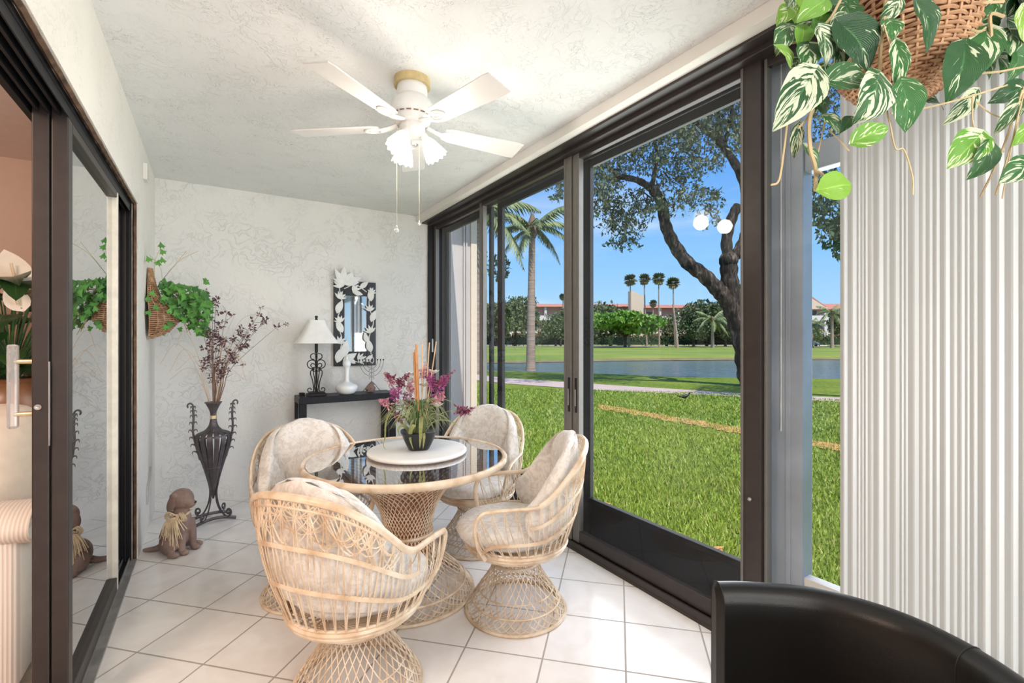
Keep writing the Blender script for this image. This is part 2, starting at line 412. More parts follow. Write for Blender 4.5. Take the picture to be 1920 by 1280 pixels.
M['fol_palm'] = foliage('palm_foliage', (.10, .15, .06), (.32, .36, .15))
M['fol_fan'] = foliage('fan_palm_foliage', (.08, .12, .04), (.42, .32, .15))
M['hedge'] = foliage('hedge_foliage', (.025, .05, .015), (.08, .14, .03))
M['bwall'] = plain('pale_peach_render', (.80, .62, .46), .9, nscale=.5, var=.04)
M['bpink'] = plain('pink_render', (.66, .42, .36), .9, nscale=.5, var=.05)
M['bwhite'] = plain('white_render', (.80, .75, .70), .9, nscale=.5, var=.03)
M['broof'] = plain('terracotta_roof', (.58, .24, .16), .9, nscale=2, var=.12)
M['bwin'] = plain('dark_window', (.08, .08, .10), .2)
M['fin'] = plain('shaded_mauve_wall', (.56, .51, .51), .8, var=.04, nscale=5)  # shade on this wall face is part of its grey tone
M['fin_lit_edge'] = plain('sunlit_wall_edge', (.80, .66, .54), .8, var=.03)  # sunlight on the wall's end edge put into the cream
M['car'] = plain('white_car_paint', (.75, .75, .74), .25)
M['tyre'] = plain('tyre_rubber', (.02, .02, .02), .8)
M['bird'] = plain('dark_feathers', (.02, .022, .025), .45)

# ================================================================== SETTING
H = 2.484; XL = -.37; XW = 1.83; YF = 4.417
def sbox(name, b, mat, **k):
    return struct(MB().box(*b).build(name, mat, smooth=False, **k))
# floor: object rotated 45 degrees so that its tile pattern runs diagonally
fo = MB()
cs, sn = cos(PI/4), sin(PI/4)
def fl(p):
    x, y = p[0] + .034, p[1] - 2.666
    return (x*cs + y*sn, -x*sn + y*cs, 0)
cor = [fl(p) for p in ((XL - .005, -2.4), (XW + .12, -2.4), (XW + .12, YF + .1), (XL - .005, YF + .1))]
fo.add([(c_[0], c_[1], z) for z in (-.1, 0) for c_ in cor], [(0, 3, 2, 1), (4, 5, 6, 7), (0, 1, 5, 4), (1, 2, 6, 5), (2, 3, 7, 6), (3, 0, 4, 7)])
o = struct(fo.build('floor', M['tile'], smooth=False)); o.location = (-.034, 2.666, 0); o.rotation_euler = (0, 0, PI/4)
sbox('floor_living_room', (-5, XL - .005, -2.4, 4.6, -.1, -.005), M['carpet'])
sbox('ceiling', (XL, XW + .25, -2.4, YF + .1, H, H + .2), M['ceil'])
sbox('ceiling_living_room', (-5, XL, -2.4, 4.6, H, H + .2), M['lr_ceil'])
sbox('wall_far', (XL - .15, XW + .02, YF, YF + .18, 0, H), M['wall'])
sbox('wall_back', (XL, XW + .2, -2.5, -2.4, 0, H), M['wall'])
sbox('wall_left', (XL - .15, XL, 3.48, YF, 0, H), M['wall_l'])
sbox('wall_left_lintel', (XL - .15, XL, -1.2, 3.48, 2.06, H), M['wall_l'])
sbox('wall_left_rear', (XL - .15, XL, -2.4, -1.2, 0, H), M['wall_l'])
sbox('wall_living_room_far', (-5, XL - .15, 4.45, 4.6, 0, H), M['peach'])
sbox('wall_living_room_side', (-5.1, -5, -2.5, 4.6, 0, H), M['peach'])
sbox('wall_living_room_back', (-5, XL - .15, -2.5, -2.4, 0, H), M['peach'])
hd = MB(); hd.box(1.68, 1.76, -2.4, YF, 2.427, H); struct(hd.build('trim_1', M['header'], smooth=False, bevel=.003))

# right-hand window wall: outer frame of the sliding windows
hf = MB(); hf.box(1.74, 1.98, -2.4, YF, 2.415, H + .01); hf.box(1.80, 1.98, -2.4, YF, 2.392, 2.42)
struct(hf.build('trim_2', M['bronze'], smooth=False, bevel=.003))
sl = MB(); sl.box(1.835, 2.03, -2.4, YF, -.05, .018); sl.box(1.835, 1.848, -2.4, YF, .018, .05); sl.box(1.90, 1.912, -2.4, YF, .018, .045)
struct(sl.build('trim_3', M['bronze'], smooth=False, bevel=.002))
sbox('trim_4', (1.80, 1.98, YF - .035, YF + .03, 0, 2.40), M['black_al'])
def slider_panel(idx, y0, y1, x, st, mat, matr=None, head=2.395, w0=.055, w1=.055):
    """a glazed sliding panel: two stiles, rails, pane"""
    r = MB()
    r.box(x - .018, x + .018, y0, y0 + w0, .05, head); r.box(x - .018, x + .018, y1 - w1, y1, .05, head)
    r.cur = 1; r.box(x - .016, x + .016, y0 + w0, y1 - w1, .05, .12); r.box(x - .016, x + .016, y0 + w0, y1 - w1, head - .035, head)
    if matr:   # the near stile is dark
        for q_ in range(6): r.m[q_] = 1
    r.cur = 0; r.box(x - .022, x - .018, y0 + w0 - .012, y0 + w0, .05, head)
    root = struct(r.build('window_%d' % idx, [mat, M['bronze']], smooth=False, bevel=.002))
    p = MB(); p.add([(x, y0+w0, .12), (x, y1-w1, .12), (x, y1-w1, head-.03), (x, y0+w0, head-.03)], [(0, 1, 2, 3)])
    p.build('pane', M['pane'], root, smooth=False)
    return root
w1 = slider_panel(1, 3.37, 4.39, 1.872, 1, M['bronze2'])
w2 = slider_panel(2, 2.245, 3.42, 1.865, 1, M['bronze2'], w0=.065, w1=.03)
w3 = slider_panel(3, 1.065, 2.235, 1.872, 1, M['bronze2'], matr=True, w1=.055, w0=.085)
w4 = slider_panel(4, -.10, 1.06, 1.885, 1, M['bronze2'], w1=.012)
# latches of the window panels
for par, y, xx in ((w2, 2.262, 1.846), (w3, 2.205, 1.853)):
    l_ = MB(); l_.box(xx - .004, xx + .002, y - .008, y + .008, .83, 1.04); l_.build('latch', M['black_al'], par, smooth=False, bevel=.002)
    l_ = MB(); l_.box(xx - .008, xx - .002, y - .004, y + .004, .87, .97); l_.build('latch_slot', M['track'], par, smooth=False)
l_ = MB(); l_.ball((1.85, 1.11, .62), .009); l_.build('knob', M['track'], w3)
l_ = MB(); l_.box(1.83, 1.845, 4.375, 4.39, 1.15, 1.28); l_.build('latch', M['track'], w1, smooth=False)
# outer screen frames with dark kick panels
def screen(idx, y0, y1, kick=True, x=1.985):
    r = MB(); r.box(x-.014, x+.014, y0, y0+.04, .03, 2.39); r.box(x-.014, x+.014, y1-.075, y1, .03, 2.39)
    r.box(x-.012, x+.012, y0+.04, y1-.075, 2.34, 2.39); r.box(x-.014, x+.014, y0+.04, y1-.075, .03, .06)
    root = struct(r.build('window_%d' % idx, M['black_al'], smooth=False, bevel=.002))
    if kick:
        k = MB(); k.box(x-.010, x+.010, y0+.04, y1-.075, .06, .265); k.build('kick_panel', M['navy'], root, smooth=False)
        k = MB(); k.box(x-.020, x+.012, y0+.03, y1-.06, .262, .292); k.build('rail', M['navy'], root, smooth=False, bevel=.003)
    return root
screen(5, 2.28, 3.34); screen(6, 1.15, 2.285); screen(7, 3.44, 4.41)
# second sash post and transom beyond the right-hand panel
po = MB(); po.box(1.955, 2.03, .955, 1.09, 0, 2.42); po.box(1.95, 1.956, 1.0, 1.02, .0, 2.42)
root = struct(po.build('window_8', M['post'], smooth=False, bevel=.012))
tb = MB(); tb.box(1.965, 2.02, -.2, .955, 1.93, 2.035); tb.build('transom', M['post'], root, smooth=False, bevel=.004)
tb = MB(); tb.box(1.965, 2.01, -.2, .955, .30, .335); tb.build('sill_rail', M['bwhite'], root, smooth=False)
# flashing line of the post
tb = MB(); tb.tube([(1.949, 1.035, z) for z in np.linspace(.9, 2.4, 30)], [.002 + .0012*random.Random(i).random() for i in range(30)], 4); tb.build('sealant_bead', M['white_paint'], root)

# left sliding door: frame, tracks, two stacked panels
df = MB()
for x0, x1 in ((-.400, -.404), (-.418, -.426), (-.444, -.452), (-.470, -.478), (-.496, -.515)):
    df.box(min(x0, x1), max(x0, x1), -1.2, 3.455, 2.0, 2.045); df.box(min(x0, x1), max(x0, x1), 3.435, 3.465, .0, 2.04)
df.box(-.515, -.398, -1.2, 3.47, 2.035, 2.06); df.box(-.515, -.398, 3.455, 3.47, 0, 2.06)
struct(df.build('door_1', M['black_al'], smooth=False))
dfr = bpy.data.objects['door_1']
tr_ = MB(); tr_.box(-.515, -.372, -1.2, 3.455, -.004, .012)
for x0 in (-.402, -.432, -.446, -.476, -.492): tr_.box(x0 - .004, x0, -1.2, 3.44, .012, .03)
tr_.build('track', M['track'], dfr, smooth=False)
tk = MB()
for x0 in (-.442, -.488): tk.box(x0, x0 + .034, -1.2, 3.44, .012, .016)
tk.build('track_channel', M['black_al'], dfr, smooth=False)
# weathered wood edge round the opening
we = MB(); rr = random.Random(4)
def ragged(pa, pb, n, wd):
    pa = Vector(pa); pb = Vector(pb)
    return [pa.lerp(pb, i/n) + Vector((0, rr.uniform(-1, 1)*wd, rr.uniform(-1, 1)*wd)) for i in range(n+1)]
we.tube(ragged((-.384, 3.474, 0.01), (-.384, 3.474, 2.05), 60, .0035), .010, 5)
we.tube(ragged((-.384, 3.474, 2.055), (-.384, -1.2, 2.055), 120, .003), .010, 5)
we.build('weathered_edge', M['oldwood'], dfr)
def door_panel(idx, x, y0, y1, mat):
    r = MB(); r.box(x-.021, x+.021, y0, y0+.055, .03, 2.035); r.box(x-.021, x+.021, y0+.055, y1-.04, .03, .10)
    r.box(x-.021, x+.021, y0+.055, y1-.04, 1.97, 2.035)
    root = struct(r.build('door_%d' % idx, mat, smooth=False, bevel=.004))
    t = MB(); t.box(x-.021, x+.021, y1-.028, y1, .03, 2.035); t.build('trailing_stile', M['cream'], root, smooth=False, bevel=.004)
    p = MB(); p.add([(x, y0+.05, .1), (x, y1-.03, .1), (x, y1-.03, 1.98), (x, y0+.05, 1.98)], [(0, 1, 2, 3)]); p.build('pane', M['doorpane'], root, smooth=False)
    return root
dA = door_panel(2, -.422, 2.085, 3.05, M['bronze']); dB = door_panel(3, -.468, 2.085, 3.05, M['bronze'])
q = MB(); q.box(-.4475, -.4445, 2.076, 2.086, .93, 1.2); q.build('strike_plate', M['track'], dB, smooth=False)
q = MB(); q.lathe([(.0, 0), (.009, .0), (.009, .003), (.0045, .003), (0, .001)], 16, M=Matrix.Rotation(PI/2, 3, 'X'), c=(-.474, 2.085, 1.055)); q.build('lock', M['track'], dB)
q = MB(); q.box(-.558, -.532, 2.13, 2.155, .985, 1.255); q.build('acrylic_handle', M['acrylic'], dB, smooth=False, bevel=.006)
q = MB()
for z in (1.03, 1.20): q.tube([(-.485, 2.135, z), (-.54, 2.14, z)], .008, 8)
q.build('handle_bracket', M['brass'], dB)
# wall vent and bracket
v = MB(); v.box(XL, XL + .022, 3.70, 3.80, 2.27, 2.37)
for k in range(5): v.box(XL + .022, XL + .027, 3.715, 3.785, 2.283 + k*.017, 2.290 + k*.017)
tag(v.build('door_chime', M['header'], smooth=False, bevel=.006), 'small cream box high on the left wall near the ceiling', 'door chime')
v = MB(); g_ = [(3.86, .20), (3.90, .31), (3.97, .335), (4.07, .40), (4.085, .375), (4.03, .33), (3.95, .295), (3.90, .19)]
v.add([(XL + dx, y, z) for dx in (.001, .008) for y, z in g_], [tuple(range(8)), tuple(range(15, 7, -1))] + [(i, i+8, (i+1) % 8 + 8, (i+1) % 8) for i in range(8)])
tag(v.build('wall_bracket', M['plate'], smooth=False), 'bent grey metal bracket low on the left wall above the dog statue', 'bracket')

# vertical accordion vanes, right-hand end of the window wall
bl = thing('vertical_blind', 'stack of white vertical blind vanes over the right end of the window', 'blind', (1.775, .748, 0))
rr = random.Random(7)
n_v = 62; y = 0.0
for i in range(n_v):
    wv_ = rr.choice((.010, .016, .022, .026))
    b_ = MB()
    def fv(u, v, y=y, wv_=wv_, amp=rr.uniform(.004, .0085)*(wv_/.022)):
        return Vector((-amp*(u/.62 if u < .62 else (1-u)/.38), -(y + wv_*u*1.02), .06 + 2.34*v))
    b_.grid(fv, 7, 2)
    if i < 100: b_.build('vane', M['blind'], bl, smooth=False, solid=.0012)
    y += wv_
    if y > 1.25: break
b_ = MB(); b_.box(-.03, .03, -1.3, .01, 2.40, 2.425); b_.build('headrail', M['header'], bl, smooth=False)

# exterior fin wall beyond the far window
fw = MB(); fw.box(2.03, 2.33, 4.52, 4.9, -.25, 2.75)
for k, x0 in enumerate((2.06, 2.09, 2.24, 2.27)): fw.box(x0, x0+.016, 4.50, 4.53, -.25, 2.7)
f_ = struct(fw.build('wall_outside', M['fin'], smooth=False))
fe = MB(); fe.box(2.33, 2.40, 4.50, 4.92, -.25, 2.75); fe.build('sunlit_end_edge', M['fin_lit_edge'], f_, smooth=False)  # end edge of the same wall, its sunlight painted in as cream
sbox('ceiling_outside', (2.08, 2.6, 4.2, 5.4, 2.75, 2.95), M['bwhite'])

# ================================================================== OUTDOORS ground
GZ = -.2
def shore(pts, Z): return [at(x, y, Z=Z) for x, y in pts]
near = [(700, 683), (830, 690), (885, 693), (995, 697), (1120, 700), (1250, 706), (1395, 708), (1578, 710), (1750, 712), (1900, 714)]
farp = [(560, 676), (760, 676), (940, 677), (1065, 675), (1150, 673), (1395, 671.5), (1578, 671), (1750, 671), (1990, 671)]
ns = shore(near, GZ); fs_ = shore(farp, GZ)
ln = MB()
def lawnf(u, v):
    i = u*(len(ns)-1); k = min(int(i), len(ns)-2); p = ns[k].lerp(ns[k+1], i-k)
    yy = -3 + (u)*(-6) if False else p.y
    q_ = Vector((1.99, 14 - 20*u, GZ))
    r_ = q_.lerp(p, v); r_.z = GZ; return r_
ln.grid(lawnf, 28, 20)
ln.add([tuple(p) for p in ns] + [(p.x+.4*sA, p.y+.4*cA, GZ-.2) for p in ns], [(i, i+1, i+1+len(ns), i+len(ns)) for i in range(len(ns)-1)])
struct(ln.build('lawn', M['lawn']))
wt = MB(); a_ = camw(-90, 8, GZ-.12); b2 = camw(90, 8, GZ-.12); c2 = camw(130, 140, GZ-.12); d2 = camw(-130, 140, GZ-.12)
a_ = camw(-30, 14, GZ-.12); b2 = camw(60, 6, GZ-.12); c2 = camw(130, 50, GZ-.12); d2 = camw(-60, 50, GZ-.12)
wt.add([a_, b2, c2, d2], [(0, 1, 2, 3)]); struct(wt.build('lake', M['water'], smooth=False))
fb = MB(); nf = len(fs_)
bkp = [camw((x-CX)/F_PX*260, 260, GZ) for x, y in farp]
mid_ = [fs_[i].lerp(bkp[i], .012) + Vector((0, 0, .12)) for i in range(nf)]
fb.add([(p.x, p.y, GZ-.25) for p in fs_] + mid_ + [(p.x, p.y, p.z+.0) for p in bkp], [(i, i+1, i+1+nf, i+nf) for i in range(nf-1)] + [(nf+i, nf+i+1, 2*nf+i+1, 2*nf+i) for i in range(nf-1)])
struct(fb.build('far_lawn', M['farlawn'], smooth=False))
sh = MB(); s0 = [p + Vector((0, 0, .0)) for p in fs_]; s1 = [fs_[i].lerp(bkp[i], .022) for i in range(nf)]
sh.add([(p.x - .5*sA, p.y - .5*cA, GZ-.10) for p in s0] + [(p.x, p.y, GZ+.10) for p in s1], [(i, i+1, i+1+nf, i+nf) for i in range(nf-1)])
struct(sh.build('shore_strip', M['shore'], smooth=False))
def strip(name, up_, lo_, z, mat):
    u_ = [at(x, y, Z=z) for x, y in up_]; l2 = [at(x, y, Z=z) for x, y in lo_]; n = len(u_)
    b_ = MB(); b_.add([tuple(p) for p in u_] + [tuple(p) for p in l2] , [(i, i+n, i+1+n, i+1) for i in range(n-1)]); return struct(b_.build(name, mat, smooth=False))
strip('footpath', [(700, 690), (830, 698), (885, 701), (946, 708), (1065, 716), (1122, 720), (1392, 737), (1578, 745), (1750, 755), (1880, 762)],
      [(700, 697), (830, 706), (885, 711), (946, 718.5), (1065, 727), (1122, 731), (1392, 743.5), (1578, 753), (1750, 763), (1880, 772)], GZ+.012, M['path'])
rs = random.Random(3)
strip('mulch_strip', [(1122+x*8, 757+x*1.32+rs.uniform(-1.3, 1.3)) for x in range(65)], [(1122+x*8, 765+x*1.42+rs.uniform(-1.8, 1.8)) for x in range(65)], GZ+.013, M['soil'])
rd = MB(); rd.add([camw(-70, 92, GZ+.14), camw(100, 92, GZ+.14), camw(100, 97, GZ+.14), camw(-70, 97, GZ+.14)], [(0, 1, 2, 3)])
struct(rd.build('shore_road', M['road'], smooth=False))
# grass blades near the windows
rs = np.random.RandomState(5); NB = 95000
tt = rs.rand(NB)**1.6; ang = math.radians(22) + rs.rand(NB)*math.radians(50)
dist = 2.25/np.maximum(np.sin(ang), .1)*0 + (2.5 + 11.5*tt)
bx_ = dist*np.sin(ang); by_ = dist*np.cos(ang); ok = bx_ > 2.12
bx_, by_, dd = bx_[ok], by_[ok], dist[ok]; nb = len(bx_)
hh = .025 + .035*rs.rand(nb); ww = .0022 + .0009*dd; az = rs.rand(nb)*2*PI; ln_ = rs.rand(nb)*.045; la = rs.rand(nb)*2*PI
V = np.zeros((nb, 3, 3)); V[:, 0] = np.stack([bx_-ww*np.cos(az), by_-ww*np.sin(az), np.full(nb, GZ)], 1)
V[:, 1] = np.stack([bx_+ww*np.cos(az), by_+ww*np.sin(az), np.full(nb, GZ)], 1)
V[:, 2] = np.stack([bx_+ln_*np.cos(la), by_+ln_*np.sin(la), GZ+hh], 1)
me = bpy.data.meshes.new('grass_blades'); me.vertices.add(nb*3); me.vertices.foreach_set('co', V.reshape(-1))
me.loops.add(nb*3); me.loops.foreach_set('vertex_index', np.arange(nb*3, dtype=np.int32))
me.polygons.add(nb); me.polygons.foreach_set('loop_start', np.arange(0, nb*3, 3, dtype=np.int32))
try: me.polygons.foreach_set('loop_total', np.full(nb, 3, dtype=np.int32))
except Exception: pass
me.update(calc_edges=True); at_ = me.attributes.new('lr', 'FLOAT', 'POINT'); at_.data.foreach_set('value', np.repeat(rs.rand(nb), 3).astype(np.float32))
me.materials.append(M['blades']); o = bpy.data.objects.new('lawn_blades', me); C.objects.link(o)
tag(o, 'short green grass growing outside the sliding windows', 'grass', kind='stuff')
# a few dead leaves on the lawn
R_ = random.Random(8)
def flatleaf(mb, c, s, az, tilt, curl=.3):
    X = Vector((cos(az), sin(az), tilt)).normalized(); Y = Vector((-sin(az), cos(az), R_.uniform(-.4, .4))).normalized()
    vs = []
    for t, w_ in ((0, 0.02), (.3, .32), (.6, .28), (1, .02)):
        for sgn in (-1, 0, 1): vs.append(Vector(c) + X*t*s + Y*sgn*w_*s + Vector((0, 0, curl*s*(t*(1-t)) + (.06*s if sgn else 0))))
    fs = [(i*3+j, i*3+j+1, i*3+j+4, i*3+j+3) for i in range(3) for j in range(2)]
    mb.add(vs, fs)
for px, py, ll in ((1165, 985, 'farther of the dry leaves in the middle of the lawn edge, by the kick panel'), (1185, 1000, 'middle one of the dry leaves beside the dark kick panel of the widest pane'), (1345, 1045, 'dry orange leaf on the grass near the right stile, largest seen'), (1335, 1035, 'dry orange leaf just left of the pair near the right stile'), (1140, 945, 'dry leaf in the grass at the far left end of the widest pane'), (1358, 1050, 'dry orange leaf nearest the dark right stile'), (1205, 1012, 'nearest of the dry leaves in the middle beside the dark kick panel')):
    p = at(px, py, Z=GZ+.03); b_ = MB(); flatleaf(b_, (0, 0, .01), .10, R_.uniform(0, 6), .1); o = b_.build('fallen_leaf', M['soil']); o.location = p
    tag(o, ll, 'leaf', 'fallen leaves on the lawn')

# ------------------------------------------------------------------ outdoor plants
def scatter_leaves(mb, pts, s, rng, flat=.5, asp=.45):
    """pts: list of centres; small pointed quads"""
    for p in pts:
        a = rng.uniform(0, 2*PI); b_ = rng.uniform(-1, 1)*flat*PI/2; L = s*rng.uniform(.6, 1.3)
        X = Vector((cos(a)*cos(b_), sin(a)*cos(b_), sin(b_))); Y = X.cross(Vector((rng.uniform(-1, 1), rng.uniform(-1, 1), rng.uniform(-1, 1)))).normalized()
        p = Vector(p); q = rng.random()
        mb.add([p - X*L/2, p + Y*L*asp/2, p + X*L/2, p - Y*L*asp/2], [(0, 1, 2, 3)], lr=[q]*4)
def crown(mb, c, r, n, s, rng, clumps=14):
    cl = []
    for k in range(clumps):
        while True:
            q = Vector((rng.uniform(-1, 1), rng.uniform(-1, 1), rng.uniform(-.75, 1)))
            if q.length < 1: break
        cl.append((Vector((c[0]+q.x*r[0]*.72, c[1]+q.y*r[1]*.72, c[2]+q.z*r[2]*.72)), rng.uniform(.28, .5)))
    P_ = []
    for i in range(n):
        cc, k = cl[rng.randrange(clumps)]
        d_ = Vector((rng.gauss(0, 1), rng.gauss(0, 1), rng.gauss(0, 1))).normalized() * (rng.random()**.35)
        P_.append((cc.x + d_.x*k*r[0], cc.y + d_.y*k*r[1], cc.z + d_.z*k*r[2]))
    scatter_leaves(mb, P_, s, rng, 1, .6)
def tree(px, base_y, top_y, wpx, d, fol, label, seed, n=1700, group='shade trees beyond the lake', trunk=.3, name='shade_tree', low=.85):
    rng = random.Random(seed); sc_ = d/F_PX
    b_ = at(px, HOR, d=d); b_.z = GZ+.1
    top = CAM_Z + (HOR-top_y)*sc_; hw = wpx/2*sc_; hgt = top - b_.z
    t = thing(name, label, 'tree', b_, 0, group)
    m_ = MB(); crown(m_, (0, 0, hgt*(1-low/2)), (hw*1.35, hw*.9, hgt*low/2*1.15), int(n*2.6), max(.34, hw*.13), rng, 26); m_.build('foliage', fol, t, smooth=False)
    k = MB(); k.tube(cr([(0, 0, 0), (.08, 0, hgt*.25), (-.1, 0, hgt*.5)], 4), [trunk*1.2]+[trunk*.8]*8, 8)
    for s_ in (-1, 1): k.tube(cr([(0, 0, hgt*.28), (s_*hw*.25, 0, hgt*.45), (s_*hw*.5, 0, hgt*.62)], 4), [trunk*.6*(1-i*.08) for i in range(9)], 6)
    k.build('trunk', M['bark'], t); return t
tree(905, 648, 560, 60, 105, M['fol_mid'], 'dull green tree at the far left, mostly behind the window stile', 21)
tree(966, 648, 556, 88, 100, M['fol_mid'], 'grey green tree seen just left of the tall slim palm', 22)
tree(1042, 648, 588, 66, 96, M['fol_mid'], 'low yellowish green tree just left of the middle window stile', 23)
tree(1145, 646, 562, 100, 104, M['fol_mid'], 'olive tree rising behind the bright green flat crowned tree', 24)
tree(1172, 652, 583, 136, 86, M['fol_bright'], 'bright green flat crowned tree in front of the far building', 25, n=3200, low=.62)
tree(1325, 648, 560, 104, 98, M['fol_dark'], 'dark green tree between the four fan palms and the big oak', 26, n=2400)
tree(1385, 648, 575, 90, 98, M['fol_mid'], 'green tree far off behind the big oak trunk', 27)
tree(1520, 648, 598, 50, 90, M['fol_mid'], 'small olive tree below the gable roof at right', 28, n=900)
tree(1085, 648, 578, 80, 99, M['fol_mid'], 'rounded green tree right of the middle window stile, left of the bright tree', 31)
tree(930, 648, 568, 70, 97, M['fol_mid'], 'grey green tree between the far left stile and the slim palm', 32)
tree(1300, 648, 585, 64, 94, M['fol_dark'], 'small dark tree just right of the bare leaning trunk', 33)
tree(1360, 648, 590, 70, 95, M['fol_dark'], 'low dark tree directly behind the foot of the big oak', 34)
tree(1590, 648, 575, 80, 92, M['fol_dark'], 'dark tree far off, half hidden by the edge of the blinds', 29)
tree(1250, 648, 590, 50, 104, M['fol_mid'], 'small green tree under the four fan palms by the far building', 30, n=900)
def frond(mb, c, az, L, droop, rise, rng, nl=26, ll=.5, up=False):
    pts = []
    for i in range(13):
        t = i/12; r_ = L*t*(1-.12*t*t*droop)
        pts.append(Vector(c) + Vector((cos(az)*r_, sin(az)*r_, rise*L*t - droop*L*t*t)))
    mb.add(*_tube(pts, [.04*(1-.8*i/12)*L/3 for i in range(13)]), lr=[.8]*(13*4))
    side = Vector((-sin(az), cos(az), 0))
    for k in range(nl):
        t = .12 + .88*k/nl; i = min(11, int(t*12)); p = pts[i].lerp(pts[i+1], t*12-i); T = (pts[i+1]-pts[i]).normalized()
        l_ = ll*L*sin(PI*min(1, t*.85+.12))*.55
        for s_ in (-1, 1):
            d_ = (side*s_*.8 + T*.55 + Vector((0, 0, -.55 - .5*rng.random()))).normalized()
            w_ = T*.028*L; q = rng.random()
            mb.add([p - w_, p + w_, p + d_*l_ + T*.02], [(0, 1, 2)], lr=[q]*3)
def _tube(pts, r):
    b_ = MB(); b_.tube(pts, r, 4, caps=False); return b_.v, b_.f
def palm(px, base_y, head_y, d, tw, L, label, seed, name='feather_palm', nf=17, lean=0, group=None, dir_=None, gz=GZ):
    rng = random.Random(seed); sc_ = d/F_PX; b_ = at(px, HOR, d=d); b_.z = gz
    hh_ = CAM_Z + (HOR-head_y)*sc_ - gz
    t = thing(name, label, 'palm tree', b_, 0, group)
    k = MB(); lx = lean*sc_
    P_ = cr([(0, 0, 0), (lx*.3*cA, -lx*.3*sA, hh_*.4), (lx*cA, -lx*sA, hh_)], 12)
    k.tube(P_, [tw*(1.25 if i == 0 else 1.08-.4*i/24) + .02*tw*(i % 2) for i in range(len(P_))], 12); k.build('trunk', M['palmbark'], t)
    m_ = MB(); c_ = Vector(P_[-1])
    for i in range(nf):
        az = i*2.399 + rng.random()*.4; e_ = i/nf
        frond(m_, c_, az, L*rng.uniform(.85, 1.1), .55+.35*e_, 1.05-1.15*e_, rng)
    m_.build('fronds', M['fol_palm'], t, smooth=False)
    m_ = MB(); m_.lathe([(tw*.7, -.5), (tw*1.25, -.2), (tw*1.0, .25), (tw*.3, .7)], 10, c=c_); m_.build('crownshaft', M['twig'], t)
    return t
palm(995, 695, 428, 22.4, .21, 2.2, 'tall feather palm with slim pale trunk standing at the near lake shore', 41, lean=3, nf=15)
palm(893, 697, 400, 20.3, .34, 2.9, 'thick trunked palm beside the cream wall corner, seen at far left', 42, lean=4, nf=16)
palm(1336, 650, 600, 84, .30, 3.6, 'dark feather palm beyond the lake just left of the oak trunk', 43, nf=16)
palm(1522, 650, 610, 84, .28, 3.0, 'feather palm beyond the lake below the gable roof', 44, nf=14)
palm(1560, 650, 586, 80, .28, 3.0, 'feather palm beyond the lake next to the edge of the blinds', 45, nf=14)
def fan_palm(px, head_y, d, rad, label, seed, base=650, group='tall fan palms beyond the lake'):
    rng = random.Random(seed); sc_ = d/F_PX; b_ = at(px, HOR, d=d); b_.z = GZ+.1
    hh_ = CAM_Z + (HOR-head_y)*sc_ - b_.z; r_ = rad*sc_
    t = thing('fan_palm', label, 'palm tree', b_, 0, group)
    lx = rng.uniform(-.8, .8)
    k = MB(); k.tube(cr([(lx, 0, 0), (lx*.3, 0, hh_*.5), (0, 0, hh_)], 6), [.19-.007*i for i in range(13)], 8); k.build('trunk', M['palmbark'], t)
    m_ = MB(); c_ = Vector((0, 0, hh_))
    for i in range(60):
        a = rng.uniform(0, 2*PI); e_ = -1.35 + 2.75*(i/60); X = Vector((cos(a)*cos(e_), sin(a)*cos(e_), sin(e_)))
        Y = X.cross(Vector((0, 0, 1))).normalized(); q = 1.0 - min(1, max(0, (e_+1.1)/1.6))*.9
        L = r_*(1 if e_ > -.4 else .85)*rng.uniform(.8, 1.1); vs = [c_ + X*L*.15]; 
        for j in range(9):
            f = (j-4)/4; vs.append(c_ + (X*(cos(f*.9)) + Y*sin(f*.9)*.75).normalized()*L*(1 if j % 2 else .72) + Vector((0, 0, -L*.18)))
        m_.add(vs, [(0, j+1, j+2) for j in range(8)], lr=[q]*10)
    m_.build('fronds', M['fol_fan'], t, smooth=False); return t
fan_palm(1182, 524, 92, 14, 'leftmost of the four tall fan palms beyond the lake', 51)
fan_palm(1208, 522, 93, 13, 'second from left of the four tall fan palms beyond the lake', 52)
fan_palm(1235, 521, 91, 14.5, 'third from left of the four tall fan palms beyond the lake', 53)
fan_palm(1262, 529, 90, 14, 'rightmost and lowest of the four tall fan palms beyond the lake', 54)
fan_palm(1056, 556, 100, 9, 'single fan palm over the roof beside the middle window stile', 55)
fan_palm(1389, 541, 94, 12, 'fan palm far off directly behind the oak trunk', 56)
fan_palm(1225, 568, 106, 9, 'short fan palm in front of the far roof between taller ones', 57)
# bare leaning pole trunk
k = MB(); b_ = at(1270, HOR, d=80); k.tube([(0, 0, 0), (-.2*cA, .2*sA, 3), (-.75*cA, .75*sA, 7.4)], [.28, .2, .14], 8); o = k.build('dead_palm_trunk', M['palmbark']); o.location = (b_.x, b_.y, GZ+.1)
tag(o, 'bare leaning palm trunk without crown below the rightmost fan palm', 'tree trunk')

